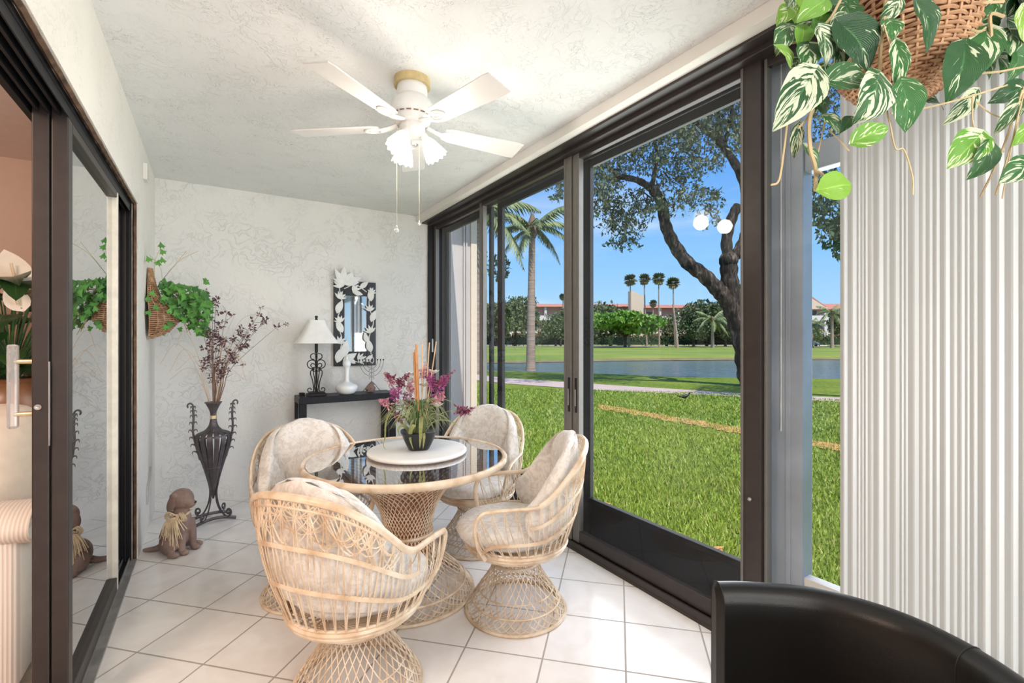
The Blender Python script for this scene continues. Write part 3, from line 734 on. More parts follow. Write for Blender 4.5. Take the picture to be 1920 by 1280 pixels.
# the big oak close to the path
oak = thing('oak_tree', 'large oak with forked dark trunk standing on the lawn by the lake', 'tree', (0, 0, 0))
OD = 15.0
def op(x, y, dd=0): return at(x, y, d=OD+dd)
ob = op(1412, 723); ob.z = GZ; oak.location = ob
tk = MB()
def limb(pts, r0, r1, n=6, sides=9, mb=None):
    P_ = cr([op(*p) - ob for p in pts], n); m_ = len(P_); (mb or tk).tube(P_, [(r0 + (r1-r0)*(i/(m_-1)))*(1+.08*sin(i*1.7)) for i in range(m_)], sides)
    return P_
limb([(1414, 728), (1404, 690), (1395, 640), (1378, 590), (1362, 560), (1340, 535)], .42, .24)
limb([(1392, 620), (1380, 575), (1368, 530), (1366, 490)], .29, .26)
limb([(1348, 545), (1318, 515), (1288, 492), (1262, 455), (1247, 420), (1240, 380), (1222, 352)], .24, .15)
limb([(1222, 354), (1195, 338), (1160, 332), (1134, 338)], .12, .06)
limb([(1222, 352), (1228, 320), (1232, 290), (1226, 262), (1215, 230)], .08, .03)
limb([(1366, 492), (1362, 450), (1372, 410), (1384, 385)], .18, .15)
limb([(1369, 490), (1385, 470), (1398, 440), (1402, 400), (1396, 350), (1380, 310), (1352, 270), (1320, 240), (1270, 205)], .19, .09)
limb([(1352, 268), (1348, 225), (1342, 175), (1346, 120)], .07, .03)
limb([(1360, 265), (1372, 210), (1380, 150), (1392, 90)], .07, .03)
limb([(1396, 350), (1430, 300), (1480, 240), (1540, 200)], .10, .04)
limb([(1160, 332), (1130, 300), (1108, 255)], .05, .02)
tk.ball(op(1366, 488) - ob, .30, 10, 8)
tk.build('trunk', M['bark'], oak)
rng = random.Random(77); tw_ = MB(); fo_ = MB(); LP = []
clusters = [(1130, 300, 62, 48), (1180, 280, 70, 48), (1240, 255, 66, 50), (1290, 230, 62, 45), (1330, 215, 52, 50), (1375, 190, 45, 60), (1150, 380, 42, 48), (1185, 410, 36, 40),
            (1270, 330, 50, 32), (1310, 365, 42, 28), (1330, 400, 22, 16), (1210, 370, 34, 30), (1300, 290, 60, 30), (1160, 430, 26, 30), (1060, 345, 36, 40), (1085, 300, 40, 55), (1120, 350, 40, 50),
            (1360, 250, 40, 45), (1250, 385, 32, 20), (1170, 455, 20, 14), (1395, 250, 30, 40), (1200, 225, 60, 40), (1290, 170, 60, 40), (1400, 130, 60, 60), (1240, 190, 60, 40), (1330, 130, 60, 40),
            (1060, 250, 50, 50), (1480, 180, 60, 60), (1560, 190, 70, 70)]
for cx_, cy_, rx_, ry_ in clusters:
    dz = rng.uniform(-1.6, 1.6)
    n_tw = int(rx_*ry_/24)
    for k in range(n_tw):
        a = rng.uniform(0, 2*PI); r_ = rng.random()**.6
        x_ = cx_ + rx_*r_*cos(a); y_ = cy_ + ry_*r_*sin(a)
        p = op(x_, y_, dz + rng.uniform(-1.2, 1.2)) - ob
        d_ = Vector((rng.uniform(-1, 1), rng.uniform(-1, 1), rng.uniform(-1, .35))).normalized()*rng.uniform(.25, .5)
        tw_.tube([p, p + d_*.5 + Vector((0, 0, .03)), p + d_], [.009, .006, .003], 3, caps=False)
        for q in range(9): LP.append(p + d_*(q/9) + Vector((rng.gauss(0, .05), rng.gauss(0, .05), rng.gauss(0, .05))))
    for k in range(3):
        p = op(cx_ + rng.uniform(-.6, .6)*rx_, cy_ + rng.uniform(-.6, .6)*ry_, dz) - ob; q = op(cx_ + rng.uniform(-.6, .6)*rx_, cy_ + rng.uniform(-.6, .6)*ry_, dz) - ob
        tw_.tube([p, (p+q)/2 + Vector((0, 0, rng.uniform(-.1, .1))), q], [.03, .02, .012], 4, caps=False)
scatter_leaves(fo_, LP, .125, rng, 1, .45)
fo_.build('foliage', M['fol_oak'], oak, smooth=False); tw_.build('twigs', M['bark'], oak)
# second tree at the right edge and one at the left behind the fin wall
def side_tree(name, label, cl, d, sz, mat, seed, trunk_px, tr=.2, dens=26):
    rng = random.Random(seed); b_ = at(trunk_px, HOR, d=d); b_.z = GZ
    t = thing(name, label, 'tree', b_); f = MB(); P_ = []
    for cx_, cy_, rx_, ry_ in cl:
        for k in range(int(rx_*ry_/dens*8)):
            a = rng.uniform(0, 2*PI); r_ = rng.random()**.5
            P_.append(at(cx_+rx_*r_*cos(a), cy_+ry_*r_*sin(a), d=d+rng.uniform(-1, 1)) - b_)
    scatter_leaves(f, P_, sz, rng, 1, .5); f.build('foliage', mat, t, smooth=False)
    top = at(cl[0][0], cl[0][1], d=d) - b_
    k = MB(); k.tube(cr([(0, 0, 0), (.1, 0, 2), Vector((top.x*.4, top.y*.4, top.z*.7)), top], 6), [tr*(1-.035*i) for i in range(19)], 8); k.build('trunk', M['bark'], t); return t
side_tree('shade_tree', 'dark leafy tree hanging in at the edge of the blinds', [(1580, 380, 75, 60), (1560, 440, 30, 30), (1575, 470, 16, 18), (1600, 330, 80, 60), (1520, 400, 30, 24), (1620, 430, 60, 60)], 11, .13, M['fol_dark'], 5, 1700, dens=30)
side_tree('shade_tree', 'dark tree behind the thick palm, seen at top left of the windows', [(880, 420, 26, 60), (935, 500, 22, 26), (885, 480, 26, 60), (905, 380, 40, 40)], 24, .28, M['fol_dark'], 6, 872, .22)

# hedge, buildings, cars
fr_ = Matrix.Rotation(-YAW, 4, 'Z')
hg = MB(); rng = random.Random(9)
P_ = []
for i in range(9000): P_.append((rng.uniform(-45, 62), rng.uniform(-.9, .9), 2.15*rng.random()**.6 + .15))
scatter_leaves(hg, P_, .42, rng, 1, .6)
hg.box(-45, 62, -.6, .6, 0.3, 1.9); 
o = hg.build('clipped_hedge', M['hedge'], smooth=False); o.location = camw(8, 101, GZ+.1); o.rotation_euler = (0, 0, -YAW)
tag(o, 'long dark clipped hedge running along the far road', 'hedge')
def building(name, label, px0, px1, d, roof_y, floors, seed, eave_y, gable=False):
    sc_ = d/F_PX; w_ = (px1-px0)*sc_; o_ = at((px0+px1)/2, HOR, d=d); o_.z = GZ+.1
    t = thing(name, label, 'building', o_, -YAW); h_ = CAM_Z + (HOR-eave_y)*sc_ - o_.z; rt = CAM_Z + (HOR-roof_y)*sc_ - o_.z
    b_ = MB(); b_.box(-w_/2, w_/2, 1.6, 12, 0, h_); b_.build('wall', M['bpink'], t, smooth=False)
    r_ = MB()
    if gable: r_.add([(-w_/2-.4, 0, h_), (w_/2+.4, 0, h_), (0, 0, rt), (-w_/2-.4, 12, h_), (w_/2+.4, 12, h_), (0, 12, rt)], [(0, 1, 2), (3, 5, 4), (0, 2, 5, 3), (1, 4, 5, 2), (0, 3, 4, 1)])
    else: r_.add([(-w_/2-.5, -.6, h_), (w_/2+.5, -.6, h_), (w_/2+.5, 6, rt), (-w_/2-.5, 6, rt), (w_/2+.5, 12.5, h_), (-w_/2-.5, 12.5, h_)], [(0, 1, 2, 3), (3, 2, 4, 5), (0, 3, 5), (1, 4, 2), (0, 5, 4, 1)])
    r_.build('roof', M['broof'], t, smooth=False)
    if gable:
        g2 = MB(); g2.add([(-w_/2, -.05, h_), (w_/2, -.05, h_), (0, -.05, rt-.5)], [(0, 1, 2)]); g2.box(-w_/2, w_/2, -.1, 0.2, h_-.4, h_); g2.build('gable', M['bwall'], t, smooth=False)
    fh = h_/floors; n = max(2, int(w_/4.2))
    for f in range(floors):
        s_ = MB(); s_.box(-w_/2, w_/2, 0, 1.7, f*fh-.15 if f else 0, f*fh+.18); s_.build('balcony_slab', M['bwhite'], t, smooth=False)
        ra = MB(); ra.box(-w_/2, w_/2, .02, .10, f*fh+.15, f*fh+1.05); ra.build('railing', M['bwhite'] if f != 1 else M['bpink'], t, smooth=False)
    for i in range(n+1):
        x_ = -w_/2 + w_*i/n; c_ = MB(); c_.box(x_-.28, x_+.28, -.05, .5, 0, h_); c_.build('column', M['bwhite'], t, smooth=False)
    for f in range(floors):
        for i in range(n):
            if i % 2 and n > 6: continue
            x_ = -w_/2 + w_*(i+.5)/n; c_ = MB(); c_.box(x_-.7, x_+.7, 1.55, 1.62, f*fh+.3, f*fh+2.2); c_.build('window', M['bwin'], t, smooth=False)
    return t
building('apartment_building', 'long pale apartment block with red tiled roof left of the stair tower', 860, 1186, 118, 566, 3, 1, 575)
building('apartment_building', 'long pale apartment block with red tiled roof right of the stair tower', 1204, 1440, 118, 568, 3, 2, 577)
building('apartment_building', 'pink apartment block with gabled roof seen beside the blinds', 1490, 1548, 104, 553, 3, 3, 576, True)
building('apartment_building', 'apartment block with tiled roof at the edge of the blinds', 1550, 1760, 124, 566, 3, 4, 580)
tw = MB(); tw.box(-1.5, 1.5, 0, 3, 0, 11.0); tw.add([(-1.5, 0, 11), (1.5, 0, 11), (1.5, 3, 11), (-1.5, 3, 11), (-1.5, 0, 13.2), (-1.5, 3, 13.2), (-.9, 0, 13.0), (-.9, 3, 13.0), (1.5, 0, 11.9), (1.5, 3, 11.9)], [(0, 1, 8, 6, 4), (3, 5, 7, 9, 2), (4, 6, 7, 5), (6, 8, 9, 7), (0, 4, 5, 3), (1, 2, 9, 8)])
o = tw.build('stair_tower', M['bwall'], smooth=False); o.location = at(1195, HOR, d=113); o.location.z = GZ+.1; o.rotation_euler = (0, 0, -YAW)
tag(o, 'pale peach stair tower with slanted top above the far roof', 'tower')
def car(px, d, label):
    b_ = at(px, HOR, d=d); b_.z = GZ+.1; t = thing('parked_car', label, 'car', b_, -YAW, )
    k = MB(); prof = [(-2.1, .35), (-2.15, .75), (-1.4, .85), (-.8, 1.35), (.7, 1.38), (1.35, .92), (2.05, .8), (2.1, .35)]
    n = len(prof); k.add([(x_, y_, z_) for y_ in (-.8, .8) for x_, z_ in prof], [tuple(range(n)), tuple(range(2*n-1, n-1, -1))] + [(i, i+n, (i+1) % n+n, (i+1) % n) for i in range(n)])
    k.build('body', M['car'], t, smooth=False)
    g_ = MB(); g_.box(-.75, .8, -.83, .83, .9, 1.25); g_.build('windows', M['bwin'], t, smooth=False)
    for x_ in (-1.3, 1.3):
        for y_ in (-.8, .65):
            w_ = MB(); w_.lathe([(0, 0), (.33, 0), (.33, .15), (0, .15)], 14, c=(x_, y_+.15, .33), M=Matrix.Rotation(PI/2, 3, 'X')); w_.build('wheel', M['tyre'], t)
for px, lb in ((1514, 'white car parked beyond the lake at right, beside the window post'),): car(px, 98.6, lb)
# bird on the lawn
bd = thing('grackle', 'dark long-tailed bird standing on the lawn beyond the window', 'bird', at(1285, 752, Z=GZ), -YAW)
k = MB()
bp = [(-.20, 0, .135), (-.14, 0, .115), (-.08, 0, .105), (-.02, 0, .11), (.04, 0, .135), (.08, 0, .17), (.105, 0, .20), (.13, 0, .207), (.165, 0, .215)]
k.tube(cr(bp, 4), [.012 + .0 if i == 0 else max(.003, .042*math.exp(-((i-13)/7.5)**2) + (.016*math.exp(-((i-24)/2.5)**2))) for i in range(33)], 10, flat=.8)
k.build('body', M['bird'], bd)
k = MB(); k.add([(-.13, -.012, .12), (-.13, .012, .12), (-.30, .03, .20), (-.30, -.03, .20), (-.13, 0, .108)], [(0, 1, 2, 3), (0, 3, 4), (1, 4, 2), (3, 2, 4)]); k.build('tail', M['bird'], bd, smooth=False)
k = MB(); [k.tube([(0, s_*.015, .09), (.01, s_*.018, .04), (.0, s_*.018, 0), (.03, s_*.02, .002)], .004, 4) for s_ in (-1, 1)]; k.build('legs', M['bird'], bd)

# ================================================================== CHAIRS AND TABLE (spun fibreglass strands)
def lattice(mb, prof, n, twist, r, steps=22, thin=4):
    """two families of strands winding up the profile [(radius, z)]"""
    zs = np.linspace(0, 1, steps); pr = np.array(cr([(a, b, 0) for a, b in prof], 6)); tt = np.linspace(0, 1, len(pr))
    R = np.interp(zs, tt, pr[:, 0]); Z = np.interp(zs, tt, pr[:, 1])
    for sg in (-1, 1):
        for k in range(n):
            a0 = 2*PI*k/n
            mb.tube([(R[i]*cos(a0 + sg*twist*zs[i]), R[i]*sin(a0 + sg*twist*zs[i]), Z[i]) for i in range(steps)], r, thin, caps=False)
def ring(mb, r, z, t, n=48, m_=6, flat=1.0): mb.tube([(r*cos(2*PI*k/n), r*sin(2*PI*k/n), z) for k in range(n)], t, m_, closed=True, flat=flat, up=(0, 0, 1))
half = [(.150, .205, .325), (.182, .235, .40), (.192, .258, .49), (.165, .272, .543), (.11, .277, .556), (.03, .280, .562), (-.06, .278, .567), (-.112, .272, .592), (-.155, .267, .632), (-.225, .238, .704), (-.285, .178, .762), (-.318, .092, .790), (-.328, 0, .797)]
RIM = np.array(cr(half + [(x, -y, z) for x, y, z in half[::-1][1:]], 8))
RS = np.concatenate([[0], np.cumsum(np.linalg.norm(np.diff(RIM, axis=0), axis=1))]); RS /= RS[-1]
def rim(u): return np.array([np.interp(u, RS, RIM[:, k]) for k in range(3)])
def shell(u, v):
    a = rim(u); th = math.radians(38 + 284*u) ; b = np.array([.235*cos(th), .235*sin(th), .325])
    p = b*(1-v) + a*v; o_ = np.array([p[0], p[1], 0]); L = np.linalg.norm(o_) + 1e-6
    return p + o_/L*.022*sin(PI*min(1, v))
def spun_chair(loc, heading, label):
    t = thing('spun_fibreglass_chair', label, 'chair', loc, heading, 'woven swivel chairs around the glass table')
    m_ = MB(); prof = [(.232, .008), (.222, .035), (.178, .10), (.130, .17), (.106, .225), (.118, .262), (.165, .290), (.228, .318)]
    lattice(m_, prof, 34, 1.75, .0024); ring(m_, .235, .008, .008); ring(m_, .205, .058, .005); ring(m_, .108, .228, .006); ring(m_, .175, .105, .003)
    R_l = random.Random(2)
    for k in range(54):   # extra winding of the flared skirt
        a = 2*PI*k/54; m_.tube([(.234*cos(a), .234*sin(a), .01), (.212*cos(a+.16), .212*sin(a+.16), .045), (.190*cos(a+.42), .190*sin(a+.42), .083)], .0022, 3, caps=False)
    m_.build('pedestal', M['cane'], t)
    m_ = MB(); m_.lathe([(0, .262), (.09, .262), (.10, .272), (.09, .30), (0, .30)], 20); m_.build('swivel_plate', M['cane'], t)
    m_ = MB()
    for z, r, th in ((.305, .222, .006), (.318, .232, .009), (.332, .238, .009), (.345, .238, .006)): ring(m_, r, z, th)
    for k in range(40):
        a = 2*PI*k/40; m_.tube([(.10*cos(a), .10*sin(a), .285), (.17*cos(a+.5), .17*sin(a+.5), .298), (.232*cos(a+1.0), .232*sin(a+1.0), .325)], .0028, 4, caps=False)
    m_.build('seat_ring', M['cane'], t)
    m_ = MB(); Nz = 38
    for k in range(Nz + 1):
        u = k/Nz
        for du in (-.5/Nz, .5/Nz):
            u1 = min(1, max(0, u + du))
            m_.tube([shell(u*(1-v) + u1*v, v) for v in np.linspace(0, 1, 7)], .0022, 4, caps=False)
    rb = random.Random(12)
    for k in range(46):   # criss-cross winding under the top rim
        u0 = .30 + .36*k/46; du = rb.uniform(.06, .16); dv = rb.uniform(.12, .36)
        m_.tube([shell(u0 + du*q, 1 - dv*sin(PI*q)) for q in np.linspace(0, 1, 9)], .0023, 3, caps=False)
    m_.build('woven_shell', M['cane'], t)
    m_ = MB()
    for v_, ua, ub in ((.36, .0, 1.0), (.66, .22, .78)): m_.tube([shell(u, v_) for u in np.linspace(ua+.002, ub-.002, 60)], .0085, 6, flat=.35, up=(0, 0, 1))
    m_.tube([shell(u, .93) for u in np.linspace(.33, .67, 40)], .004, 5)
    m_.build('hoop_band', M['cane'], t)
    i0 = np.searchsorted(RS, .245); i1 = np.searchsorted(RS, .755)
    m_ = MB(); m_.tube(RIM[i0:i1+1], .0125, 8, flat=.75); m_.build('back_rim', M['cane'], t)
    for a_, b_ in ((0, i0+1), (i1, len(RIM))):
        m_ = MB(); m_.tube(RIM[a_:b_], .0115, 8, flat=.8); m_.build('arm', M['cane'], t)
    # cushions
    m_ = MB()
    def seat(u, v):
        a = 2*PI*u; b = PI*(v-.5); rr_ = .236 + .022*max(0, cos(a)); cb = abs(cos(b))**.55; sb = math.copysign(abs(sin(b))**.8, sin(b))
        rip = 1 + .012*sin(a*22)*(1-abs(sb))
        return Vector((.022 + rr_*cb*cos(a)*rip, rr_*cb*sin(a)*rip, .392 + .056*sb - .012*max(0, sb)*(1-cb)*1.5 + .003*sin(7*a)*cb))
    m_.grid(seat, 72, 18, cu=True); m_.build('seat_cushion', M['fabric'], t)
    m_ = MB()
    def back(u, v):   # closed pad : u round the section, v up
        s_ = 2*PI*u; ex = cos(s_); th_ = sin(s_); e2 = math.copysign(abs(ex)**.6, ex); b = v
        wid = max(.01, (1 - ((b-.45)/.55)**4.2))**.5 if b > .45 else 1.0 - .22*(1-b/.45)**2
        a = e2*wid; uu = .5 + .285*a
        p = shell(uu, .16 + .88*b); 
        n_ = np.array([.02 - p[0], -p[1], .12]); n_ /= np.linalg.norm(n_)
        crease = sum(math.exp(-((a/wid if wid > .05 else 0) - c_*(.30+.60*b))**2/.0045) for c_ in (-.62, .62))
        T = .080*(max(0, math.sin(PI*b))**.38)*abs(th_)**.55
        fr = 1 if th_ > 0 else -.25
        rip = .0035*sin(30*b)*crease
        return Vector(tuple(p + n_*(.024 + .030*b + T*fr - (.045*crease if th_ > 0 else -.02*crease)*min(1, abs(th_)*2)*min(1, T*20) + rip)))
    m_.grid(back, 96, 34, cu=True); o = m_.build('back_cushion', M['fabric'], t)
    return t
ch = spun_chair((.445, 1.767, 0), math.radians(38), 'woven cream swivel chair nearest the camera, its back turned to us')
dup(ch, (.43, 2.575, 0), math.radians(-90), 'woven cream swivel chair left of the glass table, facing us near the iron urn')
dup(ch, (1.385, 2.615, 0), math.radians(-138), 'woven cream swivel chair behind the glass table, next to the far window pane')
dup(ch, (1.215, 1.885, 0), math.radians(152), 'woven cream swivel chair right of the table, side on with its back to the window')

TB = Vector((.836, 2.31, 0))
tb_ = thing('glass_dining_table', 'round glass topped table on a woven cream pedestal between the four chairs', 'table', TB)
m_ = MB(); prof = [(.325, .008), (.305, .04), (.24, .11), (.165, .19), (.125, .27), (.122, .34)]
lattice(m_, prof, 44, 1.3, .0027); ring(m_, .33, .009, .009, 64); ring(m_, .29, .062, .006, 64); ring(m_, .124, .30, .008)
for k in range(70):
    a = 2*PI*k/70; m_.tube([(.328*cos(a), .328*sin(a), .012), (.30*cos(a+.13), .30*sin(a+.13), .048), (.262*cos(a+.34), .262*sin(a+.34), .092)], .0024, 3, caps=False)
m_.build('pedestal', M['cane'], tb_)
m_ = MB(); lattice(m_, [(.121, .34), (.14, .42), (.20, .52), (.31, .60), (.44, .648)], 46, 1.25, .0027); m_.build('upper_cone', M['cane'], tb_)
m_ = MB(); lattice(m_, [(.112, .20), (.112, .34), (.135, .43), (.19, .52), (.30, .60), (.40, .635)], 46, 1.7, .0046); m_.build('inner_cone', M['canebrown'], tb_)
m_ = MB(); ring(m_, .492, .668, .017, 96, 8, .8); ring(m_, .475, .652, .010, 96, 6); ring(m_, .45, .648, .008, 96, 6)
for k in range(90): a = 2*PI*k/90; m_.tube([(.44*cos(a), .44*sin(a), .646), (.49*cos(a+.1), .49*sin(a+.1), .658)], .003, 3)
m_.build('rim', M['cane'], tb_)
M['tabglass'] = glassy('table_glass', (.95, .98, .96), 1.62, 3.0)
m_ = MB(); m_.lathe([(0, .679), (.478, .679)], 80, cap=False); m_.lathe([(.4785, .672), (.4785, .679)], 80, cap=False); m_.build('glass_top', M['tabglass'], tb_)
ls = MB(); LS = at(783, 842, Z=.70); ls.lathe([(0, .682), (.235, .682), (.25, .685), (.2545, .691), (.2545, .697), (.25, .703), (.24, .705), (0, .705)], 80)
o = ls.build('lazy_susan', M['white_paint']); o.location = (LS.x, LS.y, 0)
tag(o, 'round white turntable board lying on the glass table under the flower bowl', 'turntable')

# ------------------------------------------------------------------ centrepiece
CP = at(785, 841, Z=.706); cp_ = thing('flower_arrangement', 'artificial purple flowers, reeds and grasses in a black square bowl on the table', 'flower arrangement', CP, -YAW)
INV = Matrix.Rotation(YAW, 4, 'Z')
def loc_(px, py, dd=0, d0=None, o=CP):
    d0 = d0 if d0 else (o.x*sA + o.y*cA); return INV @ (at(px, py, d=d0+dd) - o)
def sqr(h, z, n=28, e=.45):
    out = []
    for k in range(n):
        a = 2*PI*k/n; out.append((h*math.copysign(abs(cos(a))**e, cos(a)), h*math.copysign(abs(sin(a))**e, sin(a)), z))
    return out
RB = Matrix.Rotation(math.radians(14), 4, 'Z')
def bowl(levels, mb):
    n = 28; vs = []
    for h, z in levels: vs += [RB @ Vector(p) for p in sqr(h, z)]
    mb.add(vs, [(i*n+k, i*n+(k+1) % n, (i+1)*n+(k+1) % n, (i+1)*n+k) for i in range(len(levels)-1) for k in range(n)] + [tuple(range(n))[::-1]] + [tuple((len(levels)-1)*n+k for k in range(n))])
m_ = MB(); bowl([(.045, 0), (.052, .004), (.065, .03), (.078, .06), (.086, .084), (.092, .092), (.088, .094), (.078, .084)], m_); m_.build('bowl', M['black_gloss'], cp_)
rng = random.Random(31)
def petals(mb, c, n, s, spread, rng):
    for k in range(n):
        d_ = Vector((rng.gauss(0, 1), rng.gauss(0, 1), rng.gauss(0, 1))).normalized(); p = Vector(c) + d_*spread*rng.random()
        Y = d_.cross(Vector((rng.uniform(-1, 1), rng.uniform(-1, 1), rng.uniform(-1, 1)))).normalized(); L = s*rng.uniform(.6, 1.2)
        mb.add([p, p + d_*L*.5 + Y*L*.28, p + d_*L, p + d_*L*.5 - Y*L*.28 + Vector((0, 0, .1*L))], [(0, 1, 2, 3)])
def spike(mb, a, b, n, s, spread, rng):
    for i in range(n):
        t = i/max(1, n-1); c_ = a.lerp(b, t); petals(mb, c_, 11, s*1.15*(1.1-.7*t), spread*1.2*(1-.7*t), rng)
def spikes(name, mat, lst, n=12, s=.017, spread=.014):
    for x0, y0, x1, y1, dd in lst:
        m_ = MB(); spike(m_, loc_(x0, y0, dd), loc_(x1, y1, dd*1.2), n, s, spread, rng); m_.build(name, mat, cp_, smooth=False)
spikes('purple_flower', M['purple'], [(742, 748, 736, 728, -.03), (748, 738, 733, 730, .0), (812, 725, 806, 708, -.03), (818, 735, 822, 715, .02), (765, 750, 760, 735, .04), (803, 712, 812, 700, 0), (826, 722, 838, 704, -.02)], 9, .018, .02)
spikes('purple_flower', M['plum'], [(822, 728, 850, 695, -.02), (818, 720, 843, 700, .02), (752, 715, 768, 700, .02), (738, 712, 722, 700, .0), (867, 770, 888, 765, -.05), (858, 768, 880, 776, -.05), (765, 762, 770, 755, 0), (745, 778, 752, 790, -.05), (752, 725, 745, 712, .03)], 10, .018, .014)
spikes('pink_flower', M['pink'], [(722, 755, 711, 750, -.04), (728, 758, 715, 753, -.05), (735, 722, 721, 700, .0), (790, 705, 797, 680, .02), (826, 745, 832, 735, .02), (815, 752, 830, 748, -.02), (765, 728, 775, 712, .05), (798, 700, 802, 690, .05), (775, 735, 768, 722, .06)], 9, .016, .013)
for x_, y_, dd in ((765, 716, .05), (812, 702, .06), (772, 706, .08), (820, 764, .02), (795, 726, .04)):
    c_ = loc_(x_, y_, dd); m_ = MB()
    for k in range(16):
        a = k*2.4; r_ = .008 + .0016*k; d_ = Vector((cos(a), sin(a), .7)).normalized(); Y = Vector((-sin(a), cos(a), 0)); p = c_ + d_*r_*.4
        m_.add([p, p + d_*.02 + Y*.014, p + d_*.034, p + d_*.02 - Y*.014], [(0, 1, 2, 3)])
    m_.build('white_flower', M['whitefl'], cp_)
m_ = MB()
for x0, y0, x1, y1, dd, r_ in ((786, 800, 781, 645, 0, .0062), (782, 800, 776, 660, -.005, .0055), (784, 770, 779, 655, -.012, .005)):
    m_ = MB(); m_.tube([loc_(x0, y0, dd), loc_(x1, y1, dd)], r_, 8); m_.build('bamboo_stick', M['bamboo'], cp_)
m_ = MB()
for x0, y0, x1, y1, dd in ((790, 800, 792, 643, .02), (795, 800, 805, 642, .03), (795, 800, 818, 640, -.02)):
    m_ = MB(); m_.tube([loc_(x0, y0, 0), loc_(x1, y1, dd)], .0032, 6); m_.build('reed', M['reed'], cp_)
m_ = MB()
for x1, y1, dd in ((736, 730, -.03), (720, 752, -.04), (812, 725, -.02), (835, 704, 0), (765, 716, .05), (812, 702, .06), (752, 715, .02), (722, 700, 0), (797, 685, .02), (770, 745, .03)):
    m_.tube(cr([(0, 0, .08), loc_((785*1.2+x1)/2.2, (820+y1)/2, dd*.6), loc_(x1, y1, dd)], 5), .0018, 4)
m_.tube(cr([(0.02, 0, .09), loc_(815, 782, -.02), loc_(840, 771, -.04), loc_(862, 769, -.05)], 5), .002, 4)
m_.build('stem', M['grassblade'], cp_)
def blade(mb, pts, wd):
    P_ = cr(pts, 5); n = len(P_); vs = []
    for i, p in enumerate(P_):
        t = i/(n-1); w_ = wd*(1-t**2.2)+.0003; T = Vector(tuple(P_[min(n-1, i+1)] - P_[max(0, i-1)])).normalized(); s_ = T.cross(Vector((0, -1, .2))).normalized()
        q = Vector(tuple(p)); vs += [q - s_*w_, q + Vector((0, .0, .15*w_)), q + s_*w_]
    mb.add(vs, [(i*3+j, i*3+j+1, i*3+j+4, i*3+j+3) for i in range(n-1) for j in range(2)])
for nm, mt, cnt, rg, w_ in (('grass_tuft', 'grassblade', 95, .19, .0019), ('leaf_tuft', 'grassdark', 34, .085, .0035)):
    m_ = MB()
    for k in range(cnt):
        a = rng.uniform(0, 2*PI); r_ = rg*rng.uniform(.4, 1.1); h_ = rng.uniform(.06, .19)
        dx, dy = cos(a), sin(a)*.7
        blade(m_, [(dx*.02, dy*.02, .07), (dx*r_*.4, dy*r_*.4, .09+h_*.8), (dx*r_*.8, dy*r_*.8, .09+h_*.85), (dx*r_*1.15, dy*r_*1.15, .07+h_*.45)], w_)
    m_.build(nm, M[mt], cp_)
m_ = MB()
blade(m_, [loc_(771, 810, -.02), loc_(777, 796, -.07), loc_(771, 805, -.095), loc_(769, 822, -.09), loc_(775, 843, -.085)], .0115)
blade(m_, [loc_(792, 790, -.02), loc_(790, 782, -.06), loc_(789, 800, -.10), loc_(788, 825, -.098), loc_(787, 840, -.09)], .0125)
blade(m_, [loc_(794, 812, -.09), loc_(795, 822, -.10), loc_(793, 842, -.09)], .008)
blade(m_, [loc_(772, 815, -.03), loc_(758, 798, -.06), loc_(747, 803, -.08), loc_(748, 816, -.085)], .009)
blade(m_, [loc_(760, 800, 0), loc_(735, 775, -.02), loc_(724, 790, -.03), loc_(722, 818, -.04), loc_(719, 835, -.05), loc_(724, 843, -.06)], .005)
m_.build('ribbon_leaf', M['ribbonleaf'], cp_)

# ================================================================== CONSOLE AND WHAT STANDS ON IT
cx0, cx1, cy0, cy1, cz = .585, 1.385, 4.135, YF - .012, .80
ct = thing('console_table', 'narrow black console table against the far wall under the mirror', 'table', ((cx0+cx1)/2, (cy0+cy1)/2, 0))
hx, hy = (cx1-cx0)/2, (cy1-cy0)/2
m_ = MB(); m_.box(-hx, hx, -hy, hy, cz-.055, cz); m_.build('tabletop', M['rattan_black'], ct, smooth=False, bevel=.006)
for sx in (-1, 1):
    for sy in (-1, 1):
        m_ = MB(); m_.box(min(sx*hx, sx*(hx-.058)), max(sx*hx, sx*(hx-.058)), min(sy*hy, sy*(hy-.058)), max(sy*hy, sy*(hy-.058)), 0, cz-.055); m_.build('leg', M['rattan_black'], ct, smooth=False, bevel=.005)
